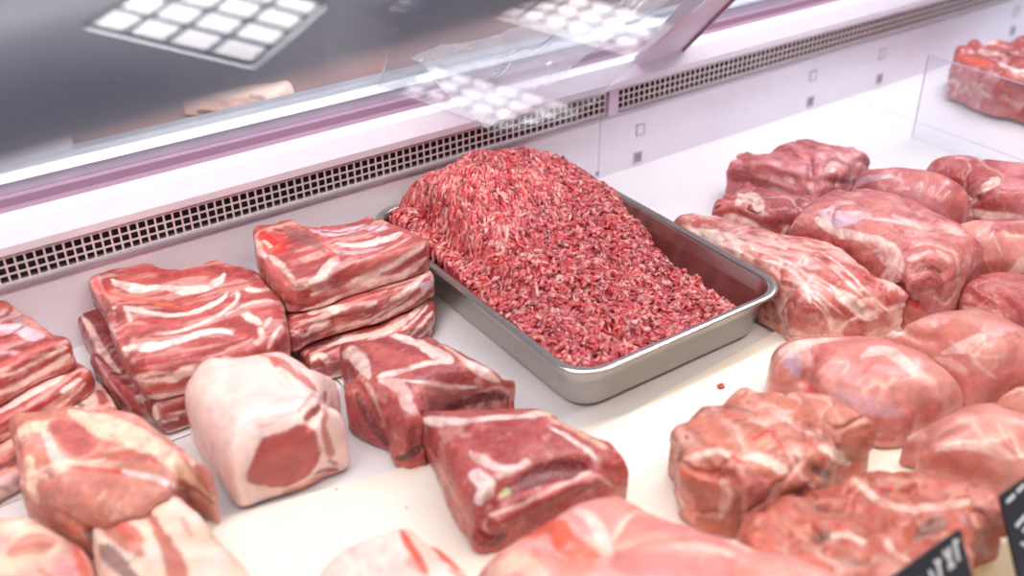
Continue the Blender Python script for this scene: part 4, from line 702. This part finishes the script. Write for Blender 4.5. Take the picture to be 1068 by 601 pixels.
# far right, beyond the divider, in its plastic tub
c0 = at(1000, 97, .001)
t = tag(empty('plastic_tub', (c0[0], c0[1], 0)), 'shallow lilac plastic tub behind the clear divider at the far right', 'tub')
ca, cb = at(993, 98, 0), at(1140, 150, 0)
x0 = ca[0]+.0; y1 = ca[1]; y0 = y1-.42
M_tub = glass('lilac_tub', (.80, .72, .86), .1, .6)
bm = bmesh.new(); box(bm, x0, x0+.003, y0, y1, .0045, .045); box(bm, x0+.247, x0+.25, y0, y1, .0045, .045); box(bm, x0+.003, x0+.247, y1-.003, y1, .0045, .045); box(bm, x0+.003, x0+.247, y0, y0+.003, .0045, .045); box(bm, x0, x0+.25, y0, y1, .001, .0045)
bm_obj('tub_body', bm, M_tub, t)
leg('pile of fatty red ribs in the plastic tub at the far right behind the divider', '994,62 999,50 1008,43 1018,42 1028,48 1040,37 1052,42 1064,36 1090,40 1130,60 1150,100 1120,118 1070,104 1030,92 1005,80', .075, zb=.006, seed=43, mat=M_fatty, seams=(.05, .008, .8), base='lean2', base2='lean', mix=.1, vox=.0035, r=.02, lo=.5, hi=1.0, noise=(.013, .035),
  paint=[('orange', 5, '998,60,4 1015,62,6 1035,68,6', .9), ('lean', 4, '1005,46,4 1018,48,4', .9), ('fat', 7, '1030,45,7 1040,40,7', .8), ('fat', 5, '1025,55 1045,58', .7), ('dark', 3, '1045,55 1068,60', .7), ('white', 5, '1045,68 1068,76', .9), ('lean', 4, '1050,44 1068,48', .9), ('dark', 4, '1050,88 1068,92', .6)])
# rear left: a pale piece of meat on the brown worktop, seen through the clear sheet
piece('pork_trotter', 'pale pink piece of pork lying on the brown worktop behind the track', 'meat',
  '193,116 205,110 225,103 250,97 275,92 298,88 306,92 298,102 283,112 262,117 235,119 215,118', .035, .1755, lo=.1, hi=.7, r=.018, base='skin', base2='fat', mix=0, mat=M_skin, seed=44, vox=.0028,
  paint=[('grey', 3, '262,100 274,102', .8), ('brown', 2.5, '205,116 225,117 245,118', .8)])
# blue-grey rail close to the camera
def tube_x(name, prof, x0, x1, mat, parent=None): return bm_obj(name, extrude_x(bmesh.new(), prof, x0, x1), mat, parent, smooth=True)
rz_ = .60
ya, yb = at(0, 112, rz_)[1], at(0, 22, rz_)[1]
r_ = (yb-ya)*.5*.62; yc = (ya+yb)/2
t = tag(empty('canopy_rail', (.1, yc, rz_)), 'wide blue grey rounded rail crossing the upper left of the case', 'rail'); t.rotation_euler.z = .17; bpy.context.view_layer.update()
pr = [(yc+1.15*r_*math.cos(a)*(abs(math.cos(a))**-.3 if abs(math.cos(a)) > .01 else 1), rz_+r_*math.sin(a)) for a in np.linspace(0, 2*math.pi, 41)[:-1]]
tube_x('rail_body', pr, -.6, 2.3, M_bar, t)
for px_ in (-.52, 2.2):
    bm = bmesh.new(); bmesh.ops.create_cone(bm, cap_ends=True, segments=20, radius1=.014, radius2=.014, depth=rz_-.002, matrix=Matrix.Translation((px_, yc, (rz_-.002)/2+.001))); bm_obj('support_post', bm, M_alu, t)
pr2 = [(yc+1.3*r_+.0035*math.cos(a), rz_-r_*.55+.0035*math.sin(a)) for a in np.linspace(0, 2*math.pi, 17)[:-1]]
yp = at(0, -4, rz_)[1]
r3 = .030
pr3 = [(yp+.02+r3*math.cos(a), rz_+.012+r3*math.sin(a)) for a in np.linspace(0, 2*math.pi, 41)[:-1]]
t = tag(empty('upper_tube', (.1, yp, rz_)), 'pale lilac tube above the blue grey rail at the top left corner', 'tube'); t.rotation_euler.z = .17; bpy.context.view_layer.update()
tube_x('tube_body', pr3, -.6, 2.2, M_white, t)
for px_ in (-.45, 2.1):
    bm = bmesh.new(); bmesh.ops.create_cone(bm, cap_ends=True, segments=20, radius1=.012, radius2=.012, depth=rz_-.002, matrix=Matrix.Translation((px_, yp+.02, (rz_-.002)/2+.001))); bm_obj('support_post', bm, M_alu, t)

# louvred ceiling lamps; the clear sheets below mirror them
M_lamp, nt, p = newmat('lamp_panel'); p.inputs['Emission Color'].default_value = (1, .97, 1, 1); p.inputs['Emission Strength'].default_value = 3; p.inputs['Base Color'].default_value = (1, 1, 1, 1)
M_louvre = plastic('lamp_louvre', (70, 72, 88), .6)
ZC = 2.6
def mirror_pt(px, py, zp):
    P = at(px, py, zp); d = ray(px, py); d = np.array([d[0], d[1], -d[2]]); return P+d*((ZC-P[2])/d[2])
def lamp(corners, zp, nu, nv, label):
    q = [mirror_pt(*c, zp) for c in corners]; o = np.mean(q, 0)
    t = tag(empty('ceiling_lamp', (o[0], o[1], ZC)), label, 'lamp', 'louvred lamps over the counter')
    g = lambda u, v: q[0]*(1-u)*(1-v)+q[1]*u*(1-v)+q[2]*u*v+q[3]*(1-u)*v
    bm = bmesh.new(); prism(bm, [g(*c)[:2] for c in ((0, 0), (1, 0), (1, 1), (0, 1))], ZC+.05, ZC+.06); bm_obj('light_panel', bm, M_lamp, t)
    bm = bmesh.new()
    for i in range(nu+1): a, b = g(i/nu, 0), g(i/nu, 1); xslab(bm, a+[0, 0, .02], b+[0, 0, .02], (0, 0, 1), .02, .030 if 0 < i < nu else .03)
    for j in range(nv+1): a, b = g(0, j/nv), g(1, j/nv); xslab(bm, a+[0, 0, .02], b+[0, 0, .02], (0, 0, 1), .02, .030 if 0 < j < nv else .03)
    bm_obj('louvre', bm, M_louvre, t)
def sheet(label, corners, z, mat, th=.003):
    c = [at(*p, z) for p in corners]; o = np.mean(c, 0)
    bm = prism(bmesh.new(), [(p[0]-o[0], p[1]-o[1]) for p in c], 0, th); me = bpy.data.meshes.new('acrylic_sheet')
    # one skin is enough for a thin clear sheet
    bmesh.ops.delete(bm, geom=[f for f in bm.faces if f.normal.z < -.5], context='FACES')
    ob = bm_obj('acrylic_sheet', bm, mat); ob.location = (o[0], o[1], z); tag(ob, label, 'sheet', 'clear sheets above the case'); return ob
M_glass = glass('clear_acrylic', (.97, .97, .99), .008, .02, 1.9)
M_film = glass('crumpled_film', (.93, .93, .97), .06, .3, 1.6)
ZA, ZB = .66, .36
sheet('clear acrylic sheet over the blue grey rail, mirroring a louvred lamp', [(-500, -60), (-400, 90), (60, 55), (330, 100), (420, -10), (500, -200)], ZA, M_glass)
sheet('clear sheet over the sliding track, mirroring two louvred lamps', [(395, 92), (520, 140), (600, 124), (760, -20), (560, -60), (430, -30)], ZB, M_glass)
lamp([(88, 24), (262, 66), (338, 0), (190, -40)], ZA, 4, 4, 'louvred square lamp mirrored in the upper left of the case')
lamp([(415, 92), (560, 134), (604, 108), (450, 66)], ZB, 6, 3, 'long louvred lamp mirrored above the grille')
lamp([(518, 10), (660, 50), (700, 20), (552, -22)], ZB, 6, 3, 'long louvred lamp mirrored at the top centre')
# crumpled plastic film hanging over the track
t_ = []
cor = [(428, 62, .25), (452, 88, .235), (510, 131, .215), (560, 100, .25), (640, 45, .29), (706, -6, .33), (640, 10, .31), (540, 38, .28), (470, 52, .26)]
bm = bmesh.new(); G = {}
A0, A1, B0, B1 = at(428, 60, .25), at(506, 132, .215), at(690, -12, .33), at(712, -6, .33)
nu, nv = 60, 24
for i in range(nu+1):
    for j in range(nv+1):
        u, v = i/nu, j/nv; L0 = at(428+(640-428)*u, 60+(0-60)*u - 14*math.sin(u*math.pi)*0, .25+.06*u); R0 = at(508+(706-508)*u, 131+(-6-131)*u, .215+.115*u)
        p = L0*(1-v)+R0*v; P = (np.array([p[0]]), np.array([p[1]]), np.array([u*.1])); n = float(fbm(P, .035, 3, 3.)[0]); p = p+np.array([0, 0, n*.012])
        if 0 < v < 1: p = p+np.array([0, 0, .012*math.sin(v*9+u*4)*v*(1-v)*2])
        G[i, j] = bm.verts.new(p)
for i in range(nu):
    for j in range(nv): bm.faces.new((G[i, j], G[i+1, j], G[i+1, j+1], G[i, j+1]))
o = bm_obj('plastic_film', bm, M_film, smooth=True)
tag(o, 'crumpled clear plastic film hanging down to a point over the grille', 'film')

# lilac strut from the track up towards the front
a0 = aty(682, 62, 1.20); a1 = aty(760, -22, .98); d = (a1-a0)/np.linalg.norm(a1-a0)
t = tag(empty('door_strut', tuple(a0)), 'slanting lilac strut rising from the sliding track', 'strut')
bm_obj('strut_bar', xslab(bmesh.new(), a0, a0+d*.5, (1, .35, -.2), .10, .016), M_lilac, t, bevel=.002)
bm_obj('end_cap', xslab(bmesh.new(), a0-d*.003, a0+d*.003, (1, .35, -.2), .104, .019), M_alu, t, bevel=.001)
bm_obj('edge_strip', xslab(bmesh.new(), a0+np.array([.050, .016, -.010]), a0+d*.5+np.array([.050, .016, -.010]), (1, .35, -.2), .005, .022), M_mauve, t)

# clear divider on the deck at the right
b0 = at(951, 145, 0); b1 = at(1068, 190, 0); b1 = b0+(b1-b0)*2.2
t = tag(empty('acrylic_divider', (b0[0], b0[1], 0)), 'clear upright acrylic divider at the right end of the deck', 'divider')
nrm = np.array([1., 0, 0])
bm_obj('panel', box(bmesh.new(), b0[0], b0[0]+.001, b1[1], b0[1], .001, .148), M_glass, t)
M_pedge = plastic('acrylic_edge', (186, 176, 200), .2)
bm = bmesh.new(); box(bm, b0[0]-.0003, b0[0]+.0016, b1[1], b0[1], .148, .1495); box(bm, b0[0]-.0003, b0[0]+.0013, b0[1], b0[1]+.0012, .001, .1495)
bm_obj('polished_edge', bm, M_pedge, t)

# ------------------------------------------------------------------ price boards and ribbed mat, front right
M_slate = plastic('black_slate', (30, 32, 40), .45, .5, .1); M_chalk = plastic('chalk_white', (206, 208, 214), .8)
M_mat = plastic('cream_rib', (226, 204, 160), .5)
def price_board(label, p_tl, p_tr, p_bl, marks):
    """tilted slate given by three corners; chalk marks in its own u (right) and v (down) frame"""
    tl, tr, bl = [np.array(q) for q in (p_tl, p_tr, p_bl)]; U = tr-tl; W = bl-tl; n = np.cross(U, W); n /= np.linalg.norm(n)
    if n@(CAM-tl) < 0: n = -n
    t = tag(empty('price_board', tuple(bl)), label, 'sign', 'black price boards at the front')
    bm = bmesh.new(); v = [bm.verts.new(tl+a*U+b*W+n*c) for c in (0, -.003) for a, b in ((0, 0), (1, 0), (1, 1), (0, 1))]
    for f in ((0, 1, 2, 3), (7, 6, 5, 4), (0, 4, 5, 1), (1, 5, 6, 2), (2, 6, 7, 3), (3, 7, 4, 0)): bm.faces.new([v[i] for i in f])
    bmesh.ops.recalc_face_normals(bm, faces=bm.faces); bm_obj('slate', bm, M_slate, t, bevel=.0006)
    bm = bmesh.new()
    for (u0, v0, u1, v1) in marks:
        a = tl+u0*U+v0*W+n*.0006; b = tl+u1*U+v1*W+n*.0006; xslab(bm, a, b, np.cross(n, b-a), .0030, .0006)
    bm_obj('chalk_writing', bm, M_chalk, t); return t
B1 = price_board('black chalk price board standing at the bottom edge, left one of the two', at(926, 606, .115), at(1002, 552, .125), at(948, 690, .06),
  [(.30, .28, .36, .5), (.36, .22, .46, .45), (.5, .2, .54, .45), (.58, .15, .66, .18), (.62, .18, .60, .42), (.72, .1, .8, .35), (.8, .1, .74, .35), (.86, .08, .93, .1), (.88, .1, .87, .32), (.3, .62, .5, .6), (.56, .6, .7, .56)])
B2 = price_board('black chalk price board standing in the bottom right corner', at(1043, 518, .105), at(1105, 474, .115), at(1064, 610, .04),
  [(.07, .10, .2, .08), (.25, .07, .38, .05), (.12, .4, .3, .36), (.2, .5, .36, .47), (.14, .6, .26, .7), (.3, .64, .4, .62)])
c = [at(*p, .012) for p in ((1006, 592), (1068, 557), (1120, 640), (1020, 700))]; o_ = np.mean(c, 0)
t = tag(empty('ribbed_mat', tuple(o_*[1, 1, 0])), 'cream ribbed plastic grille between the two price boards', 'mat')
bm = prism(bmesh.new(), [tuple(p[:2]) for p in c], .001, .0085); bm_obj('mat_base', bm, M_mat, t)
bm = bmesh.new()
for i in range(26):
    a = c[0]*(1-i/25)+c[3]*(i/25); b = c[1]*(1-i/25)+c[2]*(i/25); a = np.array([a[0], a[1], .0105]); b = np.array([b[0], b[1], .0105]); xslab(bm, a, b, (0, 0, 1), .004, .0032)
bm_obj('rib', bm, M_mat, t)
# ------------------------------------------------------------------ light: case lamps overhead, room light around
sc = bpy.context.scene
w = bpy.data.worlds.new('room'); sc.world = w; w.use_nodes = True; bg = w.node_tree.nodes['Background']
bg.inputs[0].default_value = (.86, .86, 1.0, 1); bg.inputs[1].default_value = .36
def area(name, loc, target, sx, sy, power, col):
    l = bpy.data.lights.new(name, 'AREA'); l.shape = 'RECTANGLE'; l.size = sx; l.size_y = sy; l.energy = power; l.color = col
    o = bpy.data.objects.new(name, l); C.objects.link(o); o.location = loc
    o.rotation_euler = (Vector(target)-Vector(loc)).to_track_quat('-Z', 'Y').to_euler(); return o
area('case_lamp_back', (1.0, .95, 1.5), (1.0, .9, 0), 2.6, .12, 22, (.93, .92, 1.0))
area('case_lamp_front', (.5, .15, 1.35), (.5, .7, 0), 2.4, .14, 23, (1.0, .88, .72))
area('ceiling_fill_left', (-.9, .4, 2.2), (.4, .8, 0), 1.0, 1.0, 20, (1.0, .96, .90))  # soft fill light added overhead at the left, out of view
area('ceiling_fill_rear', (2.6, 1.0, 2.0), (1.4, .9, 0), 1.2, 1.2, 26, (.92, .91, 1.0))  # cool fill light added above the right rear, out of view
sc.view_settings.view_transform = 'Standard'; sc.view_settings.look = 'None'; sc.view_settings.gamma = 1.0; sc.view_settings.exposure = 0.0; sc.view_settings.use_curve_mapping = False
